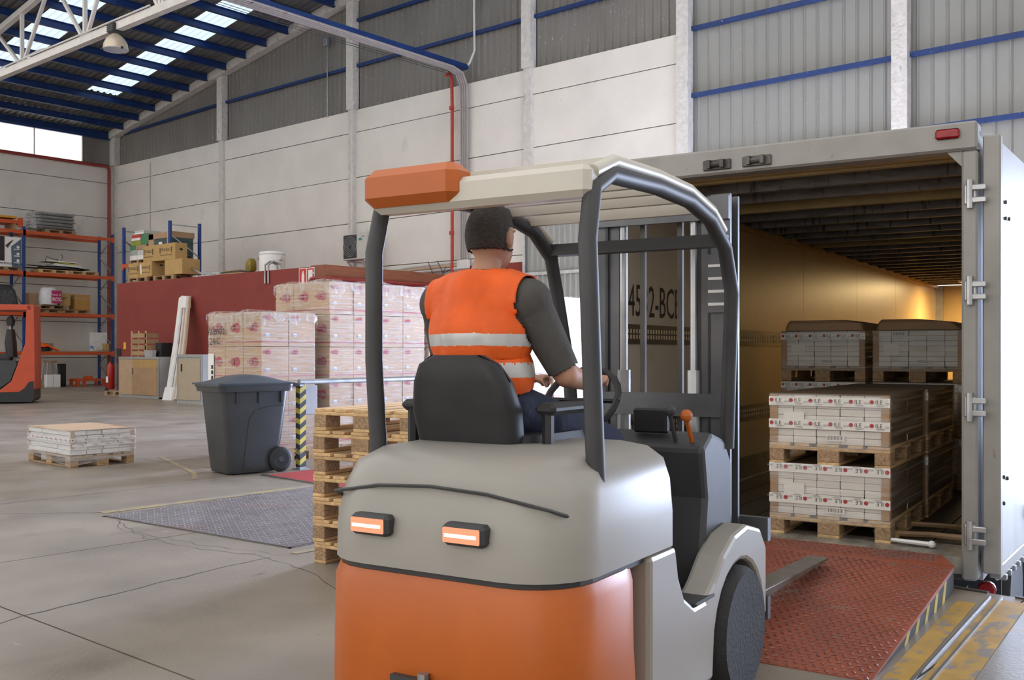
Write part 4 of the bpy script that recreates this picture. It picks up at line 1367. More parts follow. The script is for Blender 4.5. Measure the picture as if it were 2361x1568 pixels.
def carton_load(label, loc, rz, par_rz, tapes, deep=2, hollow=False, old=False, cap='sheet', rows=7):
    """wrapped load of flat white cartons on a pallet; front faces local -y"""
    t = thing('wrapped_carton_load', label, 'wrapped pallet', loc, rz + par_rz, 'white carton loads in the trailer')
    pl = holder('pallet', t, (0, 0, 0), R(90))
    pallet_parts(pl, old, jig=random.Random(hash(label) % 999))
    lh = .0475
    w = .156
    L = 1.19 / deep
    me = carton_mesh('carton_%d' % deep, w - .003, L - .004, lh - .0015, [M_ILEBOX, M_CARTONSIDE], True)
    rg = random.Random(len(label) * 7)
    for r in range(rows):
        for c in range(5):
            for d in range(deep):
                put('carton', me, t, ((c - 2) * w + rg.uniform(-.002, .002), -.595 + L * (d + .5) + rg.uniform(-.003, .003), .146 + r * lh))
    top = .146 + rows * lh
    for sx in (-1, 1):
        for sy in (-1, 1):
            x, y = sx * .393, sy * .60
            mb = MB().box(min(x, x - sx * .05), max(x, x - sx * .05), min(y, y + sy * .003), max(y, y + sy * .003), .15, top)
            mb.box(min(x, x + sx * .003), max(x, x + sx * .003), min(y, y - sy * .05), max(y, y - sy * .05), .15, top)
            mb.build('corner_board', M_KRAFT, t)
    put('cap_sheet', MB().box(-.40, .40, -.605, .605, top, top + .006).mesh('cap_sheet', M_CARTONSIDE), t)
    for z, fl in tapes:
        put('printed_tape', TAPE_FLIP if fl else TAPE_FRONT, t, (0, -.606, z))
    for x, z in ((-.16, top - .05), (.05, .17)):
        put('barcode_label', LABEL_BAR, t, (x, -.604, z))
    put('address_sheet', MB().box(-.30, -.16, -.6045, -.6035, .25, .36).mesh('address_sheet', M_PAPER), t)
    f = MB()
    zs = [.02, .10, .22, .34, top - .01]
    ring = lambda z, e: rrect(-.402 - e, .402 + e, -.609 - e, .609 + e, .02, z, 2)
    f.loft([ring(.10, .004), ring(.16, .001), ring(.25, .003), ring(.36, .001), ring(top + .004, .002)], cap=False)
    put('stretch_wrap', f.mesh('stretch_wrap', M_FILMDARK), t)
    return t


TR = Matrix.Translation((-3.045, 6.256, FZ)) @ Matrix.Rotation(TYAW, 4, 'Z')


def tl(x, y, z=0):
    p = TR @ Vector((x, y, z))
    return (p.x, p.y, p.z)


H1 = .146 + 7 * .0475 + .007      # 0.4855
for lab, x, y, z, tapes, deep in (
        ('lower white carton load at the front of the trailer, printing upside down', .325, .82, 0, ((.43, True), (.22, True)), 2),
        ('upper white carton load at the front of the trailer, two red-dotted tapes', .325, .815, H1, ((.40, False), (.245, False)), 2),
        ('lower carton load directly behind the front trailer stack', .34, 2.06, 0, ((.40, False),), 1),
        ('upper carton load directly behind the front trailer stack', .34, 2.06, H1, ((.40, False),), 1),
        ('bottom carton load of the tall stack against the trailer lining', -.51, 3.75, 0, ((.40, False),), 1),
        ('middle carton load of the tall stack against the trailer lining', -.51, 3.75, H1, ((.415, False),), 1),
        ('top carton load of the tall stack against the trailer lining', -.51, 3.75, 2 * H1, ((.40, False),), 1),
        ('bottom carton load of the tall stack deeper behind the front stack', .34, 3.82, 0, ((.40, False),), 1),
        ('middle carton load of the tall stack deeper behind the front stack', .34, 3.82, H1, ((.40, False),), 1),
        ('top greyish carton load deep in the trailer, no printed tape', .34, 3.82, 2 * H1, (), 1)):
    carton_load(lab, tl(x, y, z), 0, TYAW, tapes, deep, old=(y > 3))
for x, y in ((-.51, 3.75), (.34, 3.82)):
    p = tl(x, y, 3 * H1 + .002)
    tag(MB().loft([rrect(-.38, .38, -.58, .58, .05, 0, 3), rrect(-.36, .30 if x > 0 else .36, -.58, .50, .05, .07, 3), rrect(-.34, .0 if x > 0 else .2, -.55, .3, .05, .10, 3)]).build('cardboard_cover', M_KRAFT, None, p, (0, 0, TYAW)),
        'crumpled brown cover on the tall stack ' + ('against the trailer lining' if x < 0 else 'nearer the trailer door post'), 'cardboard')

# low wrapped load standing alone on the floor
t = thing('wrapped_carton_load', 'low film wrapped pallet of white cartons alone on the open floor', 'wrapped pallet', (-12.32, 6.13, 0), R(-2))
pl = holder('pallet', t)
pallet_parts(pl, True)
rg = random.Random(5)
cm = carton_mesh('flat_carton', .392, .185, .052, [M_PAPER, M_PAPER])
cs = carton_mesh('dark_core', 1.17, .78, .005, [M_DARKSTEEL])
for r in range(5):
    for i in range(3):
        for j in range(4):
            put('carton', cm, t, ((i - 1) * .397 + rg.uniform(-.01, .012), (j - 1.5) * .196 + (.01 if r % 2 else -.01), .15 + r * .058))
top = .15 + 5 * .058
put('cap_sheet', MB().box(-.60, .60, -.41, .41, top, top + .008).mesh('cap_sheet', M_KRAFTPALE), t)
for a, bq in (((-.42, -.40), (-.15, -.34)), ((.1, .33), (.5, .40))):
    put('cap_tear', MB().box(a[0], bq[0], a[1], bq[1], top + .008, top + .010).mesh('cap_tear', M_WOODOLD), t)
tpm = tape_mesh('printed_tape', .80, .048, 5)
put('printed_tape', tpm, t, (.604, 0, .30), (0, 0, R(90)))
put('printed_tape', tape_mesh('printed_tape', 1.2, .048, 9), t, (0, -.412, .30))
put('printed_tape', tape_mesh('printed_tape', .80, .030, 5, True), t, (.603, .02, .245), (0, 0, R(90)))
for sx in (-1, 1):
    for sy in (-1, 1):
        put('corner_board', MB().box(min(sx * .60, sx * .603), max(sx * .60, sx * .603), min(sy * .40, sy * .35), max(sy * .40, sy * .35), .15, top).mesh('corner_board', M_KRAFTPALE), t)
f = MB()
ring = lambda z, e, dz=0: [(p[0], p[1], p[2] + dz * (1 if p[0] > 0 and p[1] < 0 else 0)) for p in rrect(-.607 - e, .607 + e, -.415 - e, .415 + e, .02, z, 3)]
f.loft([ring(.10, -.01, -.08), ring(.15, .003, -.05), ring(.22, .0), ring(.33, .004), ring(top, .002), ring(top + .012, -.02)], cap=False)
put('stretch_wrap', f.mesh('stretch_wrap', M_FILMSILVER), t)

# ================================================================== THE ROW OF TALL BROWN CARTON STACKS
CX_, CY_, CZ_ = .386, .42, .435
cbox_m = carton_mesh('tall_carton', CX_ - .006, CY_ - .006, CZ_ - .006, [M_KRAFTPALE])


def blob(mb, o, ax, ay, s, mi):
    o, ax, ay = Vector(o), Vector(ax), Vector(ay)
    mb.disc(o + ax * s * .05, s * .07, ax, ay, 12, mi)
    mb.disc(o + ax * s * .37, s * .22, ax, ay, 20, mi)
    mb.disc(o + ax * s * .72, s * .28, ax, ay, 22, mi)


def print_mesh(yellow):
    mb = MB()
    # +x face (seen from the dock): y runs left to right
    x = CX_ / 2 - .0015
    ax, ay = Vector((0, 1, 0)), Vector((0, 0, 1))
    o = Vector((x, -CY_ / 2, 0))
    blob(mb, o + ax * .03 + ay * .365, ax, ay, .12, 0)
    mb.text('tecnocap', o + ax * .062 + ay * .358 + Vector((.0006, 0, 0)), ax, ay, .022, 1, width=.085)
    mb.quad(o + ax * .008 + ay * .052 + Vector((-.0004, 0, 0)), ax * (CY_ - .016), ay * .014, 0)
    mb.quad(o + ax * .07 + ay * .125, ax * .055, ay * .042, 2)
    mb.quad(o + ax * .075 + ay * .128 + Vector((.0005, 0, 0)), ax * .045, ay * .022, 3)
    if yellow:
        mb.quad(o + ax * .07 + ay * .121 + Vector((.0006, 0, 0)), ax * .055, ay * .008, 4)
    mb.text('FRAGIL', o + ax * .27 + ay * .10, ax, ay, .02, 5)
    # -y face: x runs left to right
    ax = Vector((1, 0, 0))
    o = Vector((-CX_ / 2, -CY_ / 2 + .0015, 0))
    blob(mb, o + ax * .09 + ay * .24, ax, ay, .23, 0)
    mb.text('tecnocap', o + ax * .145 + ay * .228 + Vector((0, -.0006, 0)), ax, ay, .042, 1, width=.155)
    mb.quad(o + ax * .008 + ay * .052 + Vector((0, .0004, 0)), ax * (CX_ - .016), ay * .014, 0)
    return mb.mesh('carton_print', [M_LOGO, M_LOGOTXT, M_PAPER, M_BLUEINK, M_HAZY, M_LOGO])


M_LOGO = mk('crimson_print', (0.42, 0.055, 0.085), 0.7, var=0.1)
M_LOGOTXT = mk('faded_print', (0.50, 0.20, 0.18), 0.7, var=0.1)
PR_A, PR_B = print_mesh(False), print_mesh(True)


def film_top(t, hx, hy, z, seed, drop=.27):
    """loose clear sheet laid over the top, hanging over the edges"""
    rg = random.Random(seed)
    n = 16
    m = MB()
    P = []
    from mathutils import noise
    for j in range(n + 1):
        for i in range(n + 1):
            u, v = -1 + 2 * i / n, -1 + 2 * j / n
            ex, ey = abs(u), abs(v)
            x, y = u * (hx + .10), v * (hy + .10)
            zz = z + .02 + .045 * noise.noise(Vector((u * 2.3 + seed, v * 2.3, seed * 1.7)))
            if abs(x) > hx or abs(y) > hy:
                over = max(abs(x) - hx, abs(y) - hy)
                x = max(-hx - .008, min(hx + .008, x)); y = max(-hy - .008, min(hy + .008, y))
                dd = drop * (.55 + .8 * noise.noise(Vector((u * 3 + seed, v * 3, 4.1))))
                zz = z + .01 - over / .10 * max(.06, dd)
                k = .006 + .008 * noise.noise(Vector((u * 14, v * 14, seed)))
                if abs(u) > abs(v):
                    x += math.copysign(k, x)
                else:
                    y += math.copysign(k, y)
            P.append((x, y, zz))
    F = [(j * (n + 1) + i, j * (n + 1) + i + 1, (j + 1) * (n + 1) + i + 1, (j + 1) * (n + 1) + i) for j in range(n) for i in range(n)]
    m.add(P, F)
    return put('film_sheet', m.mesh('film_sheet', M_FILMTOP, True), t)


def tall_stack(label, cx, cy, layers, seed, rz=0.0):
    t = thing('wrapped_box_stack', label, 'wrapped pallet', (cx, cy, 0), rz, 'tall brown carton stacks by the rail')
    put('pallet', FAR_PALLET, t)
    rg = random.Random(seed)
    for k in range(layers):
        for i in range(3):
            for j in range(2):
                dx, dy = rg.uniform(-.004, .004), rg.uniform(-.004, .004)
                c = put('carton', cbox_m, t, ((i - 1) * CX_ + dx, (j - .5) * CY_ + dy, .146 + k * CZ_))
                if i == 2 or j == 0:
                    put('print', PR_B if seed in (2, 5) else PR_A, c, (.0012, -.0012, 0))
    top = .146 + layers * CZ_
    f = MB()
    ring = lambda z, e: rrect(-.582 - e, .582 + e, -.424 - e, .424 + e, .02, z, 3)
    rr = [ring(.05, .004)]
    z = .15
    while z < top:
        rr.append(ring(z, rg.uniform(.001, .006))); z += .12
    rr.append(ring(top, .004))
    f.loft(rr, cap=False)
    put('stretch_wrap', f.mesh('stretch_wrap', M_FILM), t)
    film_top(t, .585, .428, top, seed)
    return t, top


t, top = tall_stack('short four-layer carton stack right behind the wheelie bin', -11.05, 7.93, 4, 9)
# marker pen note and label sheet on its front
MB().text('Valencia', (-.56, -.455, .146 + 3.35 * CZ_), (1, 0, .02), (.05, 0, 1), .17, width=.40).text('24/C', (-.50, -.455, .146 + 3.05 * CZ_), (1, 0, .04), (.05, 0, 1), .13, width=.24).build('handwriting', M_INK, t)
lb = MB().box(-.56, -.43, -.436, -.434, .99, 1.36, 0)
for q in range(3):
    for k in range(8):
        lb.box(-.49 + k * .006, -.487 + k * .006, -.4375, -.436, 1.02 + q * .07, 1.07 + q * .07, 1)
lb.build('shipping_label', [M_PAPER, M_INK], t)
NAMES = ['nearest five-layer carton stack at the start of the row along the rail', 'second five-layer carton stack in the row along the rail',
         'third five-layer carton stack in the row along the rail', 'fourth carton stack in the row, standing after a gap',
         'third carton stack from the truck end of the row', 'second carton stack from the truck end of the row', 'last and brightest carton stack at the truck end of the row']
for i, y in enumerate((8.99, 9.91, 10.83, 11.98, 12.89, 13.80, 14.71)):
    tall_stack(NAMES[i], -11.03, y, 5, i + 1, R(random.Random(i).uniform(-.7, .7)))

# ================================================================== WHEELIE BIN
M_BIN = mk('dark_grey_bin_plastic', (0.038, 0.040, 0.043), 0.42, var=0.12, scale=3, spots=[((.10, .10, .105), .70, 7, (1, 1, 3), .1)])
M_BINLID = mk('bin_lid_plastic', (0.045, 0.062, 0.085), 0.38, var=0.15, scale=3)
b = thing('wheelie_bin', 'dark grey wheelie bin with a domed lid beside the striped rail post', 'bin', (-9.88, 6.86, 0), R(-8))
body = MB().loft([rrect(-.25, .25, -.31, .27, .06, .015, 4), rrect(-.26, .26, -.325, .30, .07, .06, 4), rrect(-.275, .275, -.36, .345, .07, .40, 4), rrect(-.295, .295, -.405, .40, .07, .85, 4), rrect(-.30, .30, -.415, .41, .07, .96, 4)])
body.build('body', M_BIN, b, smooth=True)
rim = MB().loft([rrect(-.30, .30, -.415, .41, .07, .93, 4), rrect(-.335, .335, -.455, .45, .07, .935, 4), rrect(-.34, .34, -.46, .455, .07, .985, 4), rrect(-.345, .345, -.475, .455, .07, .99, 4), rrect(-.345, .345, -.475, .455, .07, 1.01, 4)])
rim.build('rim', M_BIN, b, smooth=True)
for x, y in ((-.306, -.25), (.306, -.25), (-.306, .30), (.306, .30), (.306, .02)):
    MB().box(x - .012, x + .012, y - .008, y + .008, .80, .93).build('rib', M_BIN, b)
lid = MB()
rows = []
for k in range(11):
    y = -.47 + .93 * k / 10
    dome = math.sin(math.pi * min(1, max(0, (k - .4) / 9.4)))
    row = []
    for i in range(11):
        x = -.345 + .69 * i / 10
        e = max(0, 1 - (abs(x) / .34) ** 4)
        row.append((x, y, 1.015 + .015 + .095 * dome * e))
    rows.append(row)
lid.loft(rows, cap=False, closed=False)
lid.box(-.35, .35, -.48, .46, 1.011, 1.03)
lid = lid.build('lid', M_BINLID, b, smooth=True, angle=35)
MB().tube([(-.25, .52, 1.0), (.25, .52, 1.0)], .02, 8).box(-.28, -.24, .42, .53, .98, 1.02).box(.24, .28, .42, .53, .98, 1.02).build('handle', M_BIN, b)
for s in (-1, 1):
    w = MB().lathe([(.03, -.03), (.12, -.035), (.142, -.02), (.145, 0), (.142, .02), (.12, .035), (.03, .03)], 26, c=(s * .285, .30, .146), axis='x').build('wheel', M_RUBBER, b, smooth=True)
    MB().lathe([(.0, s * .038), (.03, s * .04), (.04, s * .03), (.085, s * .03), (.095, s * .038), (.10, .0)], 20, c=(s * .285, .30, .146), axis='x').build('hub', M_DARKGREY, w, smooth=True)
MB().tube([(-.28, .30, .146), (.28, .30, .146)], .012, 8).build('axle', M_DARKSTEEL, b)
MB().tube([(.262, -.16, .03), (.275, -.12, .35), (.288, -.09, .62), (.293, -.02, .72), (.296, .15, .76), (.30, .33, .77)], .004, 5).build('moulding_line', M_DARKGREY, b)

# ================================================================== RAIL BESIDE THE PIT
rl = thing('safety_rail', 'galvanised guard rail with yellow and black striped posts beside the pit', 'guard rail', (-9.58, 7.43, 0), R(2.2))
MB().tube([(0, -.03, 1.03), (0, 10.4, 1.03)], .033, 10).build('top_rail', M_GALV, rl, smooth=True)
for i in range(6):
    y = i * 2.02
    p = MB().box(-.035, .035, y - .045, y + .045, .01, 1.0).box(-.07, .07, y - .07, y + .07, 0, .012).build('post', M_DARKSTEEL if i else M_GALV, rl)
    tp_ = MB().box(.035, .038, y - .046, y + .046, .03, .98, 0)
    tp_.box(-.036, .038, y - .048, y - .045, .03, .98, 0)
    z = .05
    while z < .9:
        tp_.add([(.0385, y - .046, z), (.0385, y + .046, z + .06), (.0385, y + .046, z + .12), (.0385, y - .046, z + .06)], [(0, 1, 2, 3)], 1)
        tp_.add([(-.036, y - .0485, z + .02), (.0385, y - .0485, z + .06 - .06), (.0385, y - .0485, z + .06), (-.036, y - .0485, z + .08)], [(0, 1, 2, 3)], 1)
        z += .12
    tp_.build('striped_tape', [M_HAZB, M_HAZY], p)
tag(MB().cbox(-9.80, -9.77, 7.55, 7.83, .62, .98, .008).build('hanging_board', M_TRAILWHITE), 'small blank white board on the rail beside the first striped post', 'board')

# ================================================================== THE RED BLOCK
RY = 17.0
rb = MB().prism([(-31.7, RY), (-20.94, RY), (-20.94, WA - .02), (-33.25, WA - .02), (-33.25, 17.9)], 'z', 0, 3.66).build('wall_red_block', M_REDWALL)
struct(rb)
MB().box(-21.5, -20.90, RY - .004, RY + .02, 3.30, 3.69).box(-20.94, -20.88, RY, WA - .05, 3.34, 3.69).build('timber_fascia', mk('red_brown_timber', (.25, .085, .04), .6, var=.2, scale=4, stretch=(4, .4, 4)), rb)
tag(MB().tube([(-21.4, RY - .09, 3.12), (-21.4, RY - .09, 3.28), (-21.3, RY - .09, 3.33), (-20.95, RY - .09, 3.33), (-20.78, RY + .05, 3.33), (-20.78, 21.4, 3.33), (-20.85, 21.7, 3.33)], .055, 8).build('fire_pipe', M_REDPIPE, smooth=True),
    'red fire pipe wrapped round the top corner of the red block', 'pipe')
sg = thing('fire_sign', 'red and white fire equipment sign high on the red block', 'sign', (-21.98, RY - .012, 3.18))
MB().box(0, .66, -.006, 0, 0, .46).build('plate', M_PAPER, sg)
MB().box(.02, .31, -.008, -.005, .02, .44).box(.34, .64, -.008, -.005, .02, .44).build('red_panel', mk('sign_red', (.55, .03, .02), .5), sg)
MB().prism([(.12, .05), (.23, .05), (.23, .28), (.20, .33), (.20, .38), (.16, .38), (.15, .33), (.12, .28)], 'y', -.010, -.0075).prism([(.40, .40), (.58, .40), (.58, .20), (.46, .20), (.46, .06), (.40, .06)], 'y', -.010, -.0075).prism([(.56, .33), (.63, .33), (.63, .29), (.56, .29)], 'y', -.010, -.0075).build('pictogram', M_PAPER, sg)
tag(MB().tube([(-23.35, RY + .3, 3.66), (-23.35, RY + .28, 3.84), (-23.42, RY + .1, 3.92), (-23.48, RY - .03, 3.82), (-23.48, RY - .03, 3.3)], .03, 8).tube([(-23.2, RY + .3, 3.66), (-23.2, RY + .28, 3.84), (-23.27, RY + .1, 3.92), (-23.33, RY - .03, 3.82), (-23.33, RY - .03, 3.3)], .03, 8).build('bent_pipe', M_GALV, smooth=True),
    'pair of bent grey pipes hooking over the red block', 'pipe')
tag(MB().cbox(-31.25, -31.10, RY - .012, RY, 1.48, 1.70, .003).build('yellow_notice', mk('yellow_card', (.70, .50, .05), .6)), 'small yellow notice on the edge of the red block', 'notice')
sk = thing('wall_socket', 'small white double socket low on the red block', 'socket', (-30.7, RY - .02, .62))
MB().cbox(-.12, .12, -.02, .02, -.12, .12, .008).build('plate', M_PAPER, sk)
for s in (-1, 1):
    MB().lathe([(.0, -.024), (.04, -.024), (.045, -.02)], 14, c=(s * .055, 0, 0), axis='y').build('outlet', M_GREYINK, sk)
# fire extinguisher
fx = thing('fire_extinguisher', 'red fire extinguisher with black hose at the end of the red block', 'extinguisher', (-31.55, RY - .30, .16))
MB().lathe([(.0, .0), (.11, .0), (.125, .02), (.125, .70), (.10, .80), (.045, .86), (.045, .90), (0, .90)], 20).build('cylinder', mk('extinguisher_red', (.42, .02, .015), .35), fx, smooth=True)
MB().box(-.03, .10, -.02, .02, .90, .94).box(-.03, .12, -.02, .02, .98, 1.01).build('valve', M_BLACK, fx)
MB().tube([(-.04, 0, .92), (-.20, -.02, .75), (-.22, -.03, .4), (-.20, -.05, .1), (-.05, -.12, -.05), (.1, -.16, -.1)], .025, 8).tube([(-.1, -.1, .02), (.1, -.18, -.1)], [.05, .07], 10).build('hose', M_BLACK, fx)
MB().box(-.07, .08, -.128, -.122, .22, .42).build('label', M_PAPER, fx)
tag(MB().box(-31.68, -31.42, RY - .02, RY - .004, 1.25, 1.5).box(-31.66, -31.5, RY - .03, RY - .01, 1.02, 1.2).build('wall_hook', M_BLACK), 'black bracket on the red block above the extinguisher', 'bracket')

# cabinets against the red block
def cabinet(label, x0, x1, y0, y1, h, doors):
    c = thing('filing_cabinet', label, 'cabinet', ((x0 + x1) / 2, (y0 + y1) / 2, 0))
    w, d = (x1 - x0) / 2, (y1 - y0) / 2
    g = mk('cabinet_grey', (.33, .34, .33), .5, var=.06)
    MB().box(-w, w, -d + .02, d, .04, h).build('body', g, c)
    MB().box(-w, w, -d, -d + .03, .0, .08).box(-w, w, -d, -d + .03, h - .07, h).box(-w, -w + .06, -d, -d + .03, .08, h - .07).box(w - .06, w, -d, -d + .03, .08, h - .07).build('frame', g, c)
    return c, w, d, g
c, w, d, g = cabinet('grey cabinet patched with brown cardboard beside the leaning mouldings', -29.45, -27.15, 15.85, 16.75, 1.24, 2)
MB().box(-w + .07, -.30, -d - .004, -d + .016, .09, 1.16).build('cardboard_door', M_KRAFTPALE, c)
MB().box(-.34, w - .07, -d - .014, -d + .008, .09, .92).build('cardboard_sheet', M_KRAFT, c)
MB().box(-.30, w - .07, -d - .012, -d + .010, .86, 1.16).build('cardboard_strip', M_KRAFTYEL, c)
MB().box(-.30, -.26, -d - .02, -d, .70, .90).build('torn_gap', M_BLACK, c)
c, w, d, g = cabinet('beige cabinet half hidden behind the short carton stack', -24.5, -23.3, 14.85, 15.5, 1.32, 1)
MB().box(-w + .08, w - .08, -d - .004, -d + .016, .10, 1.2).build('door', mk('cabinet_beige', (.42, .35, .26), .5, var=.05), c)
MB().box(-w + .22, -w + .27, -d - .02, -d, .86, 1.06).build('handle', M_BLACK, c)
# on the cabinet
cr = thing('wooden_crate', 'small wooden fruit crate on the patched grey cabinet', 'crate', (-28.45, 16.15, 1.24))
for k in range(4):
    MB().box(-.42, .42, -.22, -.20, .04 + k * .18, .17 + k * .18).build('slat', M_WOODOLD, cr)
    MB().box(.40, .42, -.22, .22, .04 + k * .18, .17 + k * .18).build('slat', M_WOODOLD, cr)
for x in (-.40, 0, .40):
    MB().box(x - .03, x + .03, -.2, -.17, 0, .78).build('batten', M_WOOD, cr)
tag(MB().loft([rrect(-27.98, -27.6, 15.88, 16.05, .03, 1.24, 3), rrect(-28.0, -27.58, 15.87, 16.06, .03, 1.44, 3)]).build('plastic_tub', M_TRAILWHITE), 'translucent plastic tub on the cabinet beside the crate', 'tub')
tag(MB().cbox(-27.75, -27.45, 16.1, 16.5, 1.245, 1.66, .01).build('black_case', M_BLACK), 'black case on the cabinet beside the leaning mouldings', 'case')
# leaning bundle of mouldings
lm = thing('leaning_mouldings', 'tall bundle of white mouldings leaning on the red block', 'mouldings', (-26.15, 15.72, 0))
LNG = [(-.24, -.02, M_WHITEPAINT, .24), (-.03, .02, M_WHITESTEEL, .10), (.06, .03, M_KRAFTPALE, .08), (.14, .02, M_WHITESTEEL, .08), (.21, .03, M_KRAFTPALE, .06)]
for x, y, m, w in LNG:
    MB().bar((x, y, .02), (x - .60, y + .62, 1.6), w, .06, up=(0, 1, 0)).bar((x - .60, y + .62, 1.6), (x * .85 - 1.17, y + 1.14, 3.06), w * .85, .06, up=(0, 1, 0)).build('moulding', m, lm)
MB().hexa([(-1.22, .98, 2.72), (-.92, .98, 2.72), (-.92, 1.16, 2.72), (-1.22, 1.16, 2.72), (-1.30, 1.06, 3.08), (-1.0, 1.06, 3.08), (-1.0, 1.22, 3.08), (-1.30, 1.22, 3.08)]).build('paper_cap', M_PAPER, lm)
MB().hexa([(-.42, -.09, .0), (.05, -.09, .0), (.05, .08, .0), (-.42, .08, .0), (-.50, .05, .36), (-.05, .05, .36), (-.05, .20, .36), (-.50, .20, .36)]).build('paper_foot', M_PAPER, lm)
MB().tube([(.26, .1, .05), (.26, .15, .3), (.12, .25, .7), (.0, .4, 1.2)], [.14, .12, .07, .02], 8).build('film_tail', M_FILMTOP, lm)
tag(put('small_pallet', FAR_PALLET, None, (-30.2, 16.5, 0), (0, 0, 0)), 'small pallet end on the floor beside the extinguisher', 'pallet')

# ================================================================== STORAGE RACKS
M_RACKBLUE = mk('rack_blue', (0.015, 0.055, 0.24), 0.45, var=0.12, scale=5)
M_RACKORANGE = mk('rack_orange', (0.55, 0.085, 0.018), 0.45, var=0.10, scale=4)


def rack(name, label, loc, rz, frames, depth, h, levels, z0=0.0, skip=()):
    """frames: positions along local x; depth along local y (front at 0)"""
    t = thing(name, label, 'rack', loc, rz)
    for fx in frames:
        for fy in (0, depth):
            u = MB().box(fx - .05, fx + .05, fy - .04, fy + .04, z0, h)
            up = u.build('upright', M_RACKBLUE, t)
            s = MB()
            z = z0 + .08
            while z < h - .05:
                s.box(fx - .012, fx + .012, fy - .043 if fy == 0 else fy - .042, fy - .039, z, z + .04); z += .10
            s.build('slots', M_BLACK, up)['kind'] = 'stuff'
        z = z0 + .15
        k = 0
        while z + .7 < h:
            MB().bar((fx, .0, z if k % 2 == 0 else z + .7), (fx, depth, z + .7 if k % 2 == 0 else z), .03, .04).build('brace', M_GALV, t)
            z += .75; k += 1
        MB().bar((fx, 0, h - .12), (fx, depth, h - .12), .03, .04).build('brace', M_GALV, t)
    for a, b in zip(frames[:-1], frames[1:]):
        for z in levels:
            for fy in (-.03, depth + .03):
                bm = MB().box(a + .05, b - .05, fy - .025, fy + .025, z - .06, z + .06).build('beam', M_RACKORANGE, t)
                if fy < 0:
                    MB().box(a - .05, a + .07, fy - .03, fy + .01, z - .13, z + .09).build('connector', M_RACKORANGE, bm)
                    MB().box(b - .07, b + .05, fy - .03, fy + .01, z - .13, z + .09).build('connector', M_RACKORANGE, bm)
    return t


# rack along the left wall; local x = world y, local y = -world x
rk = rack('pallet_rack', 'tall blue and orange pallet rack along the wall in the far corner', (-39.5, 0, 0), R(90), [13.79, 17.39, 20.99], 1.1, 6.23, [1.33, 2.86, 4.43, 6.02])
tag(MB().box(-40.5, -39.55, 17.5, 20.9, 1.395, 1.43).build('shelf_board', M_KRAFT), 'chipboard shelf on the lowest beams of the tall rack', 'shelf')


def far_pallet(label, x, y, z, rz=90, new=False):
    return tag(put('wooden_pallet', FAR_PALLET_NEW if new else FAR_PALLET, None, (x, y, z), (0, 0, R(rz))), label, 'pallet', 'pallets on the racks')


far_pallet('pallet under the silver foil bundles on the top rack level', -40.0, 18.9, 6.09)
fo = thing('foil_bundle_stack', 'stack of silver foil bundles on the top rack level', 'bundles', (-40.0, 18.75, 6.24))
M_FOIL = mk('silver_foil', (.50, .50, .51), .28, .65, var=.2, scale=9, bump=.6, bscale=18)
for k in range(5):
    for j in range(2):
        rg = random.Random(k * 3 + j)
        MB().loft([[(p[1] * 1.0, -.80 + q, p[0]) for p in ((r_ * .085 * math.cos(R(a)), r_ * .30 * math.sin(R(a))) for a in range(0, 360, 30))] for q, r_ in ((0, .6), (.08, 1.0), (.5, .96), (1.0, 1.03), (1.5, .97), (1.62, .5))], True).build('foil_roll', M_FOIL, fo, (.0 if j == 0 else -.48, rg.uniform(-.05, .05), .09 + k * .135), smooth=True)
MB().hexa([(-.8, -1.05, 0), (.32, -1.05, .0), (.32, -.78, .0), (-.8, -.78, 0), (-.5, -.9, .70), (.2, -.9, .62), (.2, -.78, .62), (-.5, -.78, .7)]).build('plastic_cover', M_FILMSILVER, fo)
ob = thing('orange_frame_stack', 'orange and yellow steel beams lying on the top rack level', 'beams', (-40.0, 16.6, 6.1))
MB().box(-.4, .45, -1.6, .55, .42, .50).build('beam', mk('yellow_steel', (.60, .27, .02), .5), ob)
MB().box(-.4, .45, -1.6, .75, .22, .36).box(.38, .46, .60, .78, .1, .45).build('beam', M_RACKORANGE, ob)
for y in (-1.2, -.2, .5):
    MB().box(-.4, .4, y - .05, y + .05, 0, .22).build('bearer', M_WOODOLD, ob)
# second level
far_pallet('long pale pallet under the loose panels on the second level', -39.95, 18.6, 4.50, 90, True)
far_pallet('pallet at the right end under the loose panels', -39.95, 19.82, 4.50, 90, True)
pn = thing('panel_pile', 'pile of loose white and dark panels on the upper rack level', 'panels', (-39.95, 18.9, 4.66))
for k, (y0, y1, z, m, tl_) in enumerate(((-.75, .9, .03, M_DARKSTEEL, .02), (-.6, 1.15, .09, M_BLACK, -.05), (-.3, .85, .15, M_WHITEPAINT, -.03), (-.25, .8, .20, M_WHITEPAINT, -.05), (-.1, .65, .26, mk('yellow_strip', (.55, .45, .05), .5), -.06), (-.6, .6, .31, M_WHITEPAINT, -.02))):
    MB().hexa([(-.4, y0, z), (.4, y0, z), (.4, y1, z + tl_), (-.4, y1, z + tl_), (-.4, y0, z + .04), (.4, y0, z + .04), (.4, y1, z + tl_ + .04), (-.4, y1, z + tl_ + .04)]).build('panel', m, pn)
MB().tube([(.2, -1.3, .12), (.2, .3, .10)], .02, 6).tube([(.1, -1.3, .02), (.1, .4, .04)], .03, 6).build('bar', M_BLACK, pn)
MB().tube([(.3, -.62, .32), (.3, -.55, .5), (.3, -.35, .42), (.3, -.1, .38)], .015, 6).tube([(.3, .0, .36), (.3, .08, .5), (.3, .03, .62)], .012, 6).build('wire', M_DARKSTEEL, pn)
far_pallet('pallet under the dark printed display box', -39.95, 16.75, 4.50)
bx_ = thing('printed_box', 'large dark and white printed box upside down on the second level', 'box', (-39.95, 16.4, 4.645))
MB().cbox(-.42, .42, -.9, .9, 0, 1.15, .01).build('body', M_PAPER, bx_)
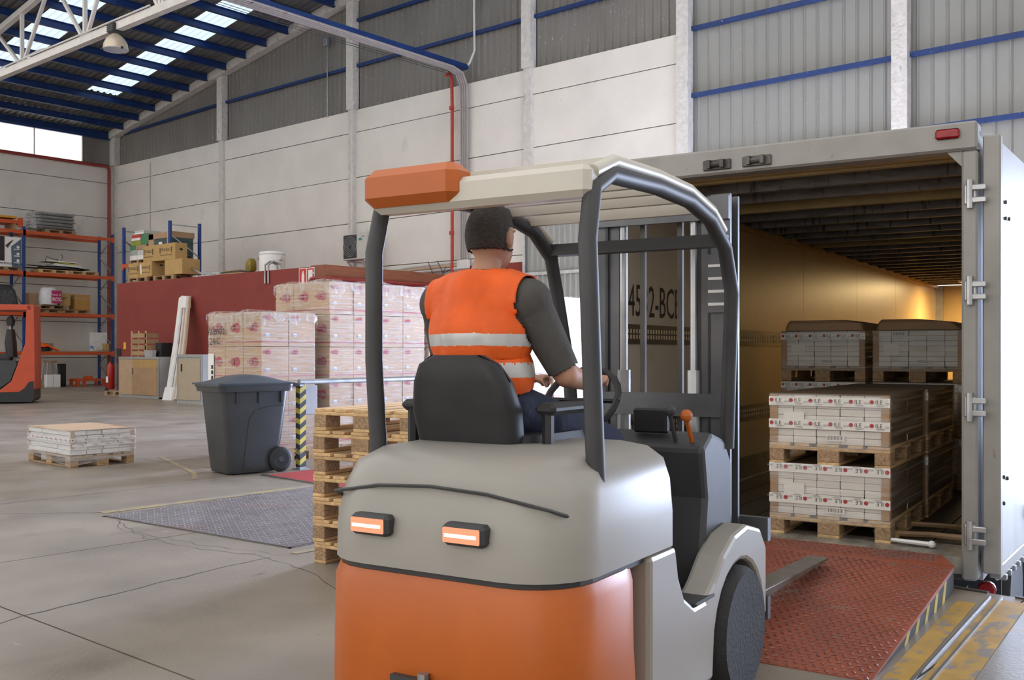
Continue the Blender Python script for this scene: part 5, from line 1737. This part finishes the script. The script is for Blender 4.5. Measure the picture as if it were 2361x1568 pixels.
MB().box(.42, .425, -.85, .28, .22, 1.15).build('dark_picture', mk('plum_print', (.035, .02, .03), .4, var=.3, scale=4), bx_)
MB().prism([(.55, .0), (.9, .0), (.9, 1.1), (.52, .78)], 'x', .42, .426).build('grey_field', mk('slate_print', (.10, .14, .18), .5), bx_)
MB().text('dumawall', (.4265, .80, .17), (0, -1, 0), (0, 0, -1), .17, width=.95).build('lettering', M_INK, bx_)
MB().prism([(.30, .80), (.50, .98), (.62, 1.05), (.48, .86), (.40, .72)], 'x', .42, .4255).build('figure', mk('figure_print', (.06, .03, .03), .5), bx_)
for k in range(3):
    MB().disc((.427, .78, .25 + k * .26), .06, (0, 1, 0), (0, 0, 1), 8).quad((.427, .62, .15 + k * .26), (0, .22, 0), (0, 0, .03)).build('symbol', M_PAPER, bx_)
# third level
for i, (y, nm) in enumerate(((18.3, 'pallet under the white sack on the third level'), (19.5, 'pallet under the taped brown box on the third level'))):
    far_pallet(nm, -39.95, y, 2.93)
tag(put('wooden_pallet', FAR_PALLET, None, (-39.8, 18.45, 3.08), (0, 0, R(90))), 'second pallet directly below the white sack', 'pallet', 'pallets on the racks')
bg = thing('white_sack', 'white plastic sack with a magenta 80% print on the rack', 'sack', (-39.55, 18.38, 3.24))
from mathutils import noise as _nz
rr = []
for z, s in ((0, .92), (.1, 1.0), (.3, 1.02), (.5, 1.0), (.62, .9), (.68, .7), (.66, .4)):
    rr.append([(.30 * s * math.cos(a) * (1 + .10 * _nz.noise(Vector((math.cos(a) * 2, math.sin(a) * 2, z * 5)))) * 1.1, .36 * s * math.sin(a) * (1 + .10 * _nz.noise(Vector((math.cos(a) * 2 + 5, math.sin(a) * 2, z * 5)))), z + .03 * _nz.noise(Vector((a, z * 3, 1)))) for a in [2 * math.pi * k / 24 for k in range(24)]])
MB().loft(rr).build('sack', mk('white_plastic', (.62, .62, .64), .4, var=.12, scale=6), bg, smooth=True)
m = MB().box(.355, .36, -.06, .34, .06, .56, 0)
m.text('hasta el', (.362, -.04, .36), (0, 1, 0), (0, 0, 1), .11, 1, width=.34)
m.text('80%', (.362, -.04, .14), (0, 1, 0), (0, 0, 1), .22, 1, width=.36)
m.build('print', [mk('magenta_print', (.42, .02, .12), .5), M_PAPER], bg)


def plain_box(name, label, x0, x1, y0, y1, z0, z1, mat, prints=None, group=None, cat='box'):
    t = thing(name, label, cat, ((x0 + x1) / 2, (y0 + y1) / 2, z0), 0, group)
    w, d, h = (x1 - x0) / 2, (y1 - y0) / 2, z1 - z0
    MB().cbox(-w, w, -d, d, 0, h, .008).build('carton', mat, t)
    MB().box(-w * .98, w * .98, -.03, .03, h - .001, h + .002).build('tape', M_KRAFTYEL, t)
    return t, w, d, h


t, w, d, h = plain_box('cardboard_box', 'tan cardboard box between the white sack and the taped box', -39.85, -39.45, 18.76, 19.2, 3.23, 3.72, M_KRAFTYEL)
MB().text('||', (w + .003, -.1, .2), (0, 1, 0), (0, 0, 1), .1).quad((w + .003, -.12, .3), (0, .2, 0), (0, 0, .02)).quad((w + .003, -.12, .25), (0, .14, 0), (0, 0, .02)).build('print', M_INK, t)
t, w, d, h = plain_box('cardboard_box', 'mustard cardboard box with a brown tape band on the third level', -40.0, -39.5, 19.40, 20.05, 3.08, 3.70, mk('mustard_cardboard', (.42, .22, .05), .7, var=.06))
MB().box(-w - .003, w + .003, -d - .003, d + .003, .42, .50).build('tape_band', M_KRAFT, t)
t, w, d, h = plain_box('cardboard_box', 'dull brown open box behind the white sack', -40.2, -39.85, 17.75, 18.1, 3.24, 3.7, M_KRAFT)
tag(MB().loft([[(p[0], p[1], z + .10 * _nz.noise(Vector((p[0] * 4, p[1] * 3, z)))) for p in rrect(-40.3 + e, -39.5 - e, 15.6 + e, 17.25 - e, .2, z, 5)] for z, e in ((3.1, 0), (3.4, .02), (3.75, .08), (3.95, .22))]).build('film_bundle', mk('black_film', (.05, .05, .055), .25, var=.5, scale=8, stretch=(3, 3, 1), bump=.8, bscale=10)),
    'black film wrapped bundle at the left end of the third level', 'bundle')
far_pallet('pallet under the black film bundle', -39.95, 16.4, 2.93)
# lowest shelf
vs = thing('work_vest', 'crumpled orange and black work jacket on the lowest shelf', 'jacket', (-39.75, 18.15, 1.43))
rr = []
for z, s in ((0, 1.0), (.12, .95), (.24, .75), (.33, .4)):
    rr.append([(.30 * s * math.cos(a) * (1 + .3 * _nz.noise(Vector((math.cos(a) * 2, math.sin(a) * 2, z * 5)))), .42 * s * math.sin(a) * (1 + .3 * _nz.noise(Vector((math.cos(a) * 2 + 5, math.sin(a) * 2, z * 5)))), z * .8) for a in [2 * math.pi * k / 20 for k in range(20)]])
MB().loft(rr).build('black_lining', M_BLACK, vs, smooth=True)
MB().loft([[(p[0] * 1.02 + .01, p[1] * .98 - .08, p[2] + .06) for p in r_] for r_ in rr[1:]] + [[(p[0] * .3, p[1] * .3 - .08, .36) for p in rr[3]]]).build('orange_shell', M_VEST, vs, smooth=True)
MB().hexa([(.22, .1, .2), (.32, .1, .2), (.34, .55, .0), (.2, .5, .0), (.22, .1, .26), (.32, .1, .26), (.34, .6, .04), (.2, .55, .04)]).build('sleeve', M_VEST, vs)
plain_box('cardboard_box', 'small brown box behind the crumpled jacket', -40.45, -40.15, 18.3, 18.85, 1.43, 1.74, M_KRAFT)
bt = thing('water_bottle', 'clear plastic water bottle on the lowest shelf', 'bottle', (-39.6, 20.15, 1.43))
MB().lathe([(.0, 0), (.05, 0), (.055, .02), (.055, .22), (.03, .30), (.018, .33), (.018, .36), (0, .36)], 14).build('bottle', M_FILMTOP, bt, smooth=True)
MB().lathe([(.057, .10), (.057, .20)], 14, cap=False).build('label', mk('blue_label', (.05, .2, .6), .5), bt)
for i, (y, r_) in enumerate(((20.36, .14), (20.6, .12))):
    tag(MB().ball((-39.7, y, 1.521), (r_ * .9, r_, .09), 12, 8).build('plastic_bag', M_FILMTOP, smooth=True), ('larger' if i == 0 else 'smaller') + ' crumpled clear bag on the lowest shelf', 'bag')
plain_box('cardboard_box', 'little tan box at the end of the lowest shelf', -39.8, -39.55, 20.7, 20.88, 1.43, 1.74, M_KRAFTYEL)
wbd = thing('white_board', 'white panel with a paper note leaning in the rack', 'board', (-39.95, 20.62, 1.43))
MB().box(-.03, 0, -.36, .36, 0, .76).build('panel', M_WHITEPAINT, wbd)
MB().box(.001, .004, .16, .37, .42, .70).build('note', M_PAPER, wbd)
for k in range(4):
    MB().quad((.006, .19, .48 + k * .05), (0, .14, 0), (0, 0, .01)).build('writing', M_GREYINK, wbd)
# on the floor under the rack
sl = thing('bar_stool', 'chrome stool with a wooden seat under the rack', 'stool', (-39.75, 18.52, 0))
MB().lathe([(0, .98), (.22, .98), (.25, 1.0), (.25, 1.03), (.2, 1.05), (0, 1.05)], 20).build('seat', M_WOODOLD, sl, smooth=True)
for sx in (-1, 1):
    for sy in (-1, 1):
        MB().tube([(sx * .17, sy * .17, .98), (sx * .24, sy * .26, 0)], .018, 6).build('leg', M_GALV, sl)
MB().tube([(.22, -.24, .35), (.22, .24, .35)], .012, 6).tube([(-.22, -.24, .35), (-.22, .24, .35)], .012, 6).build('stretcher', M_GALV, sl)
for y, z in ((18.30, .0), (18.52, .0), (18.42, .22)):
    pass
plain_box('white_canister', 'white canister standing in front of the chrome stool', -39.35, -39.12, 18.10, 18.36, 0, .50, M_PAPER, cat='canister')
plain_box('white_canister', 'second white canister beside the one before the stool', -39.35, -39.12, 18.38, 18.64, 0, .50, M_PAPER, cat='canister')
tag(MB().cbox(-39.9, -39.7, 18.85, 19.15, 0, .92, .02).build('black_sheet', M_BLACK), 'tall black sheet standing beside the chrome stool', 'sheet')
op = thing('orange_stand', 'low orange steel stand under the right end of the rack', 'stand', (-39.6, 19.95, 0))
for x in (-.3, .3):
    MB().box(x - .06, x + .06, -.58, .62, .22, .30).build('runner', M_RACKORANGE, op)
    for y in (-.5, -.25, .55):
        MB().box(x - .05, x + .05, y - .05, y + .05, 0, .22).build('leg', M_RACKORANGE, op)
MB().box(-.3, .3, .0, .1, .30, .42).box(-.3, .3, -.5, -.4, .24, .32).build('cross_bar', M_RACKORANGE, op)
far_pallet('broken pallet on the floor by the reach truck mast', -38.85, 17.2, 0, 0)

# rack standing on the roof of the red block
rack('pallet_rack', 'short blue rack standing on the roof of the red block', (-32.9, 17.9, 3.66), 0, [0, 2.95], 1.1, 2.04, [.70], 0)
ZR = 3.66
far_pallet('pallet under the green and red boxes on the roof rack', -32.25, 18.45, ZR + .76, 0)
far_pallet('pallet under the dark teal bundle on the roof rack', -30.75, 18.5, ZR + .76, 0)
cols = [('green', (.06, .22, .10)), ('red', (.48, .05, .04)), ('white', (.55, .56, .53)), ('lime', (.25, .30, .04)), ('grey', (.36, .38, .36))]
spec = [(-32.82, -32.35, 0, .34, 'white printed box at the bottom of the roof rack pile', 4), (-32.33, -31.7, 0, .32, 'grey-white printed box beside it at the pile base', 2),
        (-32.82, -32.45, .34, .50, 'pale green box in the middle of the roof rack pile', 0), (-32.43, -31.75, .33, .50, 'flat kraft box in the middle of the roof rack pile', -1),
        (-32.75, -32.10, .50, .66, 'lime printed box near the top of the roof rack pile', 3), (-32.7, -32.12, .665, .86, 'red printed box on top of the roof rack pile', 1),
        (-32.08, -31.62, .50, .86, 'dark green printed box on top of the roof rack pile', 0), (-32.5, -31.9, .87, 1.0, 'flat white tray topmost on the roof rack pile', 2)]
for x0, x1, za, zb, lab, ci in spec:
    m = M_KRAFT if ci < 0 else mk('box_' + cols[ci][0], cols[ci][1], .6, var=.08)
    t, w, d, h = plain_box('printed_carton', lab, x0, x1, 18.08, 18.75, ZR + .91 + za, ZR + .91 + zb, m)
    if ci in (1, 2, 4):
        MB().box(-w - .002, w + .002, -d - .003, -d, 0, h * .45).build('white_band', M_PAPER, t)
lbn = thing('wrapped_bundle', 'dark teal bundle edged in brown paper on the roof rack', 'bundle', (-30.82, 18.47, ZR + .91))
MB().cbox(-.72, .72, -.40, .40, 0, .80, .02).build('bundle', mk('teal_print', (.045, .085, .09), .45, var=.35, scale=3, stretch=(1, .5, 5)), lbn)
MB().cbox(-.74, -.40, -.42, .42, -.01, .82, .02).build('paper_end', M_KRAFT, lbn)
MB().cbox(.45, .70, -.43, -.39, 0, .82, .008).build('paper_edge', M_KRAFTPALE, lbn)
MB().box(-.74, .74, -.42, .42, .62, .815).build('paper_top', M_KRAFT, lbn)
MB().box(-.05, .16, -.435, -.42, .22, .50).build('label', M_PAPER, lbn)
MB().box(.722, .73, -.36, -.16, .18, .34).build('label', M_PAPER, lbn)
# fragile boxes on a pallet at the roof edge
far_pallet('pallet under the fragile boxes on the red block', -30.5, 17.45, ZR, 0)
far_pallet('second pallet under the fragile boxes, further right', -29.0, 17.5, ZR, 0)


def fragile(t, w, d, h, wide):
    m = MB()
    xs_ = (-.62, .42) if wide else (0,)
    for cx in xs_:
        s = .26 if not (wide and cx > 0) else .34
        s = s if wide else .28
        for q in (-1, 1):
            m.quad((cx + q * s - .02, -d - .003, h * .42), (.04, 0, 0), (0, 0, h * .36))
        m.text('FRAGILE', (cx - s + .05, -d - .003, h * .55), (1, 0, 0), (0, 0, 1), .13, width=2 * s - .10)
        m.text('HANDLE WITH CARE', (cx - s, -d - .003, h * .26), (1, 0, 0), (0, 0, 1), .06, width=2 * s)
    m.build('print', M_INK, t)


t, w, d, h = plain_box('fragile_box', 'long tan box marked fragile lying across the lower fragile boxes', -30.25, -28.35, 17.12, 17.55, ZR + .63, ZR + 1.15, M_KRAFTYEL)
fragile(t, w, d, h, True)
MB().box(w, w + .004, -.05, .05, h * .55, h * .68).build('hand_hole', M_BLACK, t)
t, w, d, h = plain_box('fragile_box', 'leftmost lower tan box marked fragile on the red block', -31.15, -30.5, 17.10, 17.7, ZR + .15, ZR + .63, M_KRAFTYEL)
fragile(t, w, d, h, False)
t, w, d, h = plain_box('fragile_box', 'middle lower tan box with a white shipping label', -30.46, -29.70, 17.10, 17.78, ZR + .15, ZR + .63, M_KRAFTYEL)
fragile(t, w, d, h, False)
MB().prism([(-.28, .12), (-.20, .10), (-.24, .42), (-.32, .42)], 'y', -d - .006, -d - .004).build('label', M_PAPER, t)
MB().box(w, w + .004, -.05, .05, h * .75, h * .85).build('hand_hole', M_BLACK, t)
plain_box('fragile_box', 'rightmost lower tan box under the long fragile box', -28.95, -27.95, 17.12, 17.75, ZR + .15, ZR + .63, M_KRAFTYEL)
fr = thing('steel_frames', 'loose galvanised rack braces lying on the red block', 'steel frames', (-27.25, 17.45, ZR))
for k, (a, b_) in enumerate((((-.7, 0, .35), (0, .1, .05)), ((-.6, 0, .05), (.3, .2, .12)), ((-.1, 0, .16), (1.2, .2, .10)), ((0, -.1, .05), (1.3, .1, .04)), ((-.2, .2, .2), (.9, .3, .14)))):
    MB().bar(a, b_, .05, .05).build('brace', M_GALV, fr)
bt_ = thing('flat_timber', 'dark flat boards lying near the hoist on the red block', 'boards', (-25.45, 17.2, ZR))
for k in range(3):
    MB().box(-.4 + .1 * k, .85 - .1 * k, -.18, .18, .04 * k, .04 * k + .03).build('board', M_DARKSTEEL if k % 2 else M_WOODOLD, bt_)
hs = thing('chain_hoist', 'small dirty yellow hoist standing on the red block', 'hoist', (-25.25, 17.75, ZR - .005))
MB().loft([rrect(-.14, .10, -.1, .1, .04, .12, 3), rrect(-.16, .14, -.12, .12, .05, .2, 3), rrect(-.10, .12, -.12, .12, .05, .42, 3), rrect(-.05, .07, -.08, .08, .03, .50, 3)]).build('housing', mk('dirty_yellow', (.25, .18, .02), .6, var=.4, scale=14), hs, smooth=True)
MB().tube([(-.06, 0, .14), (-.08, 0, 0)], .025, 6).build('red_handle', M_REDPAINT, hs)
MB().tube([(.06, 0, .14), (.08, 0, 0)], .03, 6).build('foot', M_BLACK, hs)
hw = thing('water_heater', 'white round water heater standing on the red block', 'water heater', (-24.15, 17.7, ZR))
MB().lathe([(0, 0), (.34, 0), (.37, .03), (.37, .56), (.35, .61), (.2, .64), (0, .64)], 28).build('tank', M_WHITEPAINT, hw, smooth=True)
MB().lathe([(.372, .52), (.378, .53), (.378, .54), (.372, .55)], 28, cap=False).build('seam', M_WHITESTEEL, hw)
MB().lathe([(0, -.385), (.05, -.385), (.06, -.36)], 14, c=(-.25, .1, .42), axis='y').build('dial', M_GREYINK, hw)
MB().cbox(.36, .46, -.05, .05, .36, .46, .01).build('bracket', M_WHITESTEEL, hw)
# air conditioner on the far wall
ac = thing('air_conditioner', 'white outdoor air conditioner unit on a wall bracket', 'air conditioner', (-24.55, 21.62, 4.34))
MB().cbox(-.68, .42, -.36, .02, 0, .84, .015).build('casing', mk('ac_white', (.58, .57, .53), .45, var=.06), ac)
MB().box(-.65, -.02, -.372, -.358, .05, .80).build('grille', M_DARKGREY, ac)
for k in range(5):
    r_ = .08 + k * .06
    MB().tube([(-.335 + r_ * math.cos(R(a)), -.378, .42 + r_ * math.sin(R(a))) for a in range(0, 361, 18)], .008, 5, cap=False).build('grille_ring', M_GALV, ac)
MB().lathe([(0, -.385), (.07, -.385), (.08, -.37)], 16, c=(-.335, 0, .42), axis='y').build('fan_hub', M_BLACK, ac)
MB().box(.08, .22, -.366, -.36, .60, .68).build('badge', mk('teal_badge', (.03, .25, .22), .5), ac)
MB().box(.22, .36, -.365, -.36, .70, .74).build('lettering', M_GREYINK, ac)
MB().box(.42, .44, -.30, -.06, .1, .42).build('valve_cover', M_BLACK, ac)
for x in (-.55, .32):
    MB().bar((x, -.34, -.03), (x, .3, -.03), .05, .05).bar((x, -.30, -.04), (x, .28, -.45), .04, .04).build('bracket', M_WHITESTEEL, ac)
MB().tube([(.44, -.1, .2), (.5, 0, -.1), (.4, .15, -.3), (.3, .2, -.35)], .02, 6).build('pipe', M_BLACK, ac)

# ================================================================== REACH TRUCK
rt = thing('reach_truck', 'red reach truck with a black seat parked before the rack', 'reach truck', (-27.35, 12.35, 0), R(58))
M_RTRED = mk('reach_truck_red', (.46, .055, .014), .4, var=.08, scale=3)
MB().prism([(-2.2, .30), (-.10, .30), (-.02, .40), (-.02, 1.0), (-.04, 2.66), (-.22, 2.66), (-.26, 1.6), (-.42, 1.12), (-.60, .60), (-.9, .34)], 'y', 0, 1.25).build('rear_column', M_RTRED, rt, bevel=.02)
MB().prism([(-2.6, 2.50), (-.10, 2.50), (-.10, 2.66), (-2.6, 2.66)], 'y', 0, 1.25).build('roof_guard', M_RTRED, rt, bevel=.02)
MB().prism([(-2.6, .36), (-.95, .38), (-.62, .60), (-.46, 1.05), (-.5, 1.16), (-2.6, 1.16)], 'y', -.01, .06).build('side_panel', M_DARKGREY, rt)
MB().box(-2.6, -.45, .08, 1.2, .36, 1.14).build('body', M_FDARK, rt)
MB().prism([(-2.6, .04), (-.10, .04), (-.04, .10), (-.04, .60), (-.16, .58), (-.26, .42), (-.4, .31), (-2.6, .30)], 'y', -.015, 1.27).build('base_skirt', M_BLACK, rt)
MB().text('C', (-1.33, -.02, .62), (1, 0, 0), (0, 0, 1), .34).build('lettering', M_PAPER, rt)
sx_ = holder('seat', rt, (-.75, .55, 1.14))
MB().loft([rrect(-.6, .1, -.25, .25, .08, 0, 4), rrect(-.62, .1, -.27, .27, .1, .12, 4), rrect(-.55, .05, -.24, .24, .1, .2, 4)]).build('cushion', M_SEAT, sx_, smooth=True)
MB().loft([rrect(-.02, .2, -.25, .25, .07, .1, 4), rrect(-.06, .18, -.27, .27, .07, .5, 4), rrect(-.02, .14, -.2, .2, .05, .86, 4)]).build('backrest', M_SEAT, sx_, smooth=True)
MB().loft([rrect(-.02, .14, -.13, .13, .05, .96, 4), rrect(-.05, .16, -.15, .15, .06, 1.1, 4), rrect(0, .12, -.12, .12, .04, 1.2, 4)]).build('headrest', M_SEAT, sx_, smooth=True)
MB().tube([(.05, -.06, .84), (.05, -.06, .98)], .012, 6).tube([(.05, .06, .84), (.05, .06, .98)], .012, 6).build('headrest_post', M_GALV, sx_)
MB().prism([(-2.6, 1.14), (-1.35, 1.14), (-1.4, 1.40), (-1.55, 1.62), (-2.0, 1.70), (-2.6, 1.7)], 'y', .1, 1.15).build('console', M_DARKGREY, rt)
for s in (0, 1.18):
    MB().box(-2.5, -2.42, s, s + .07, 1.1, 2.52).build('front_post', M_RTRED, rt)
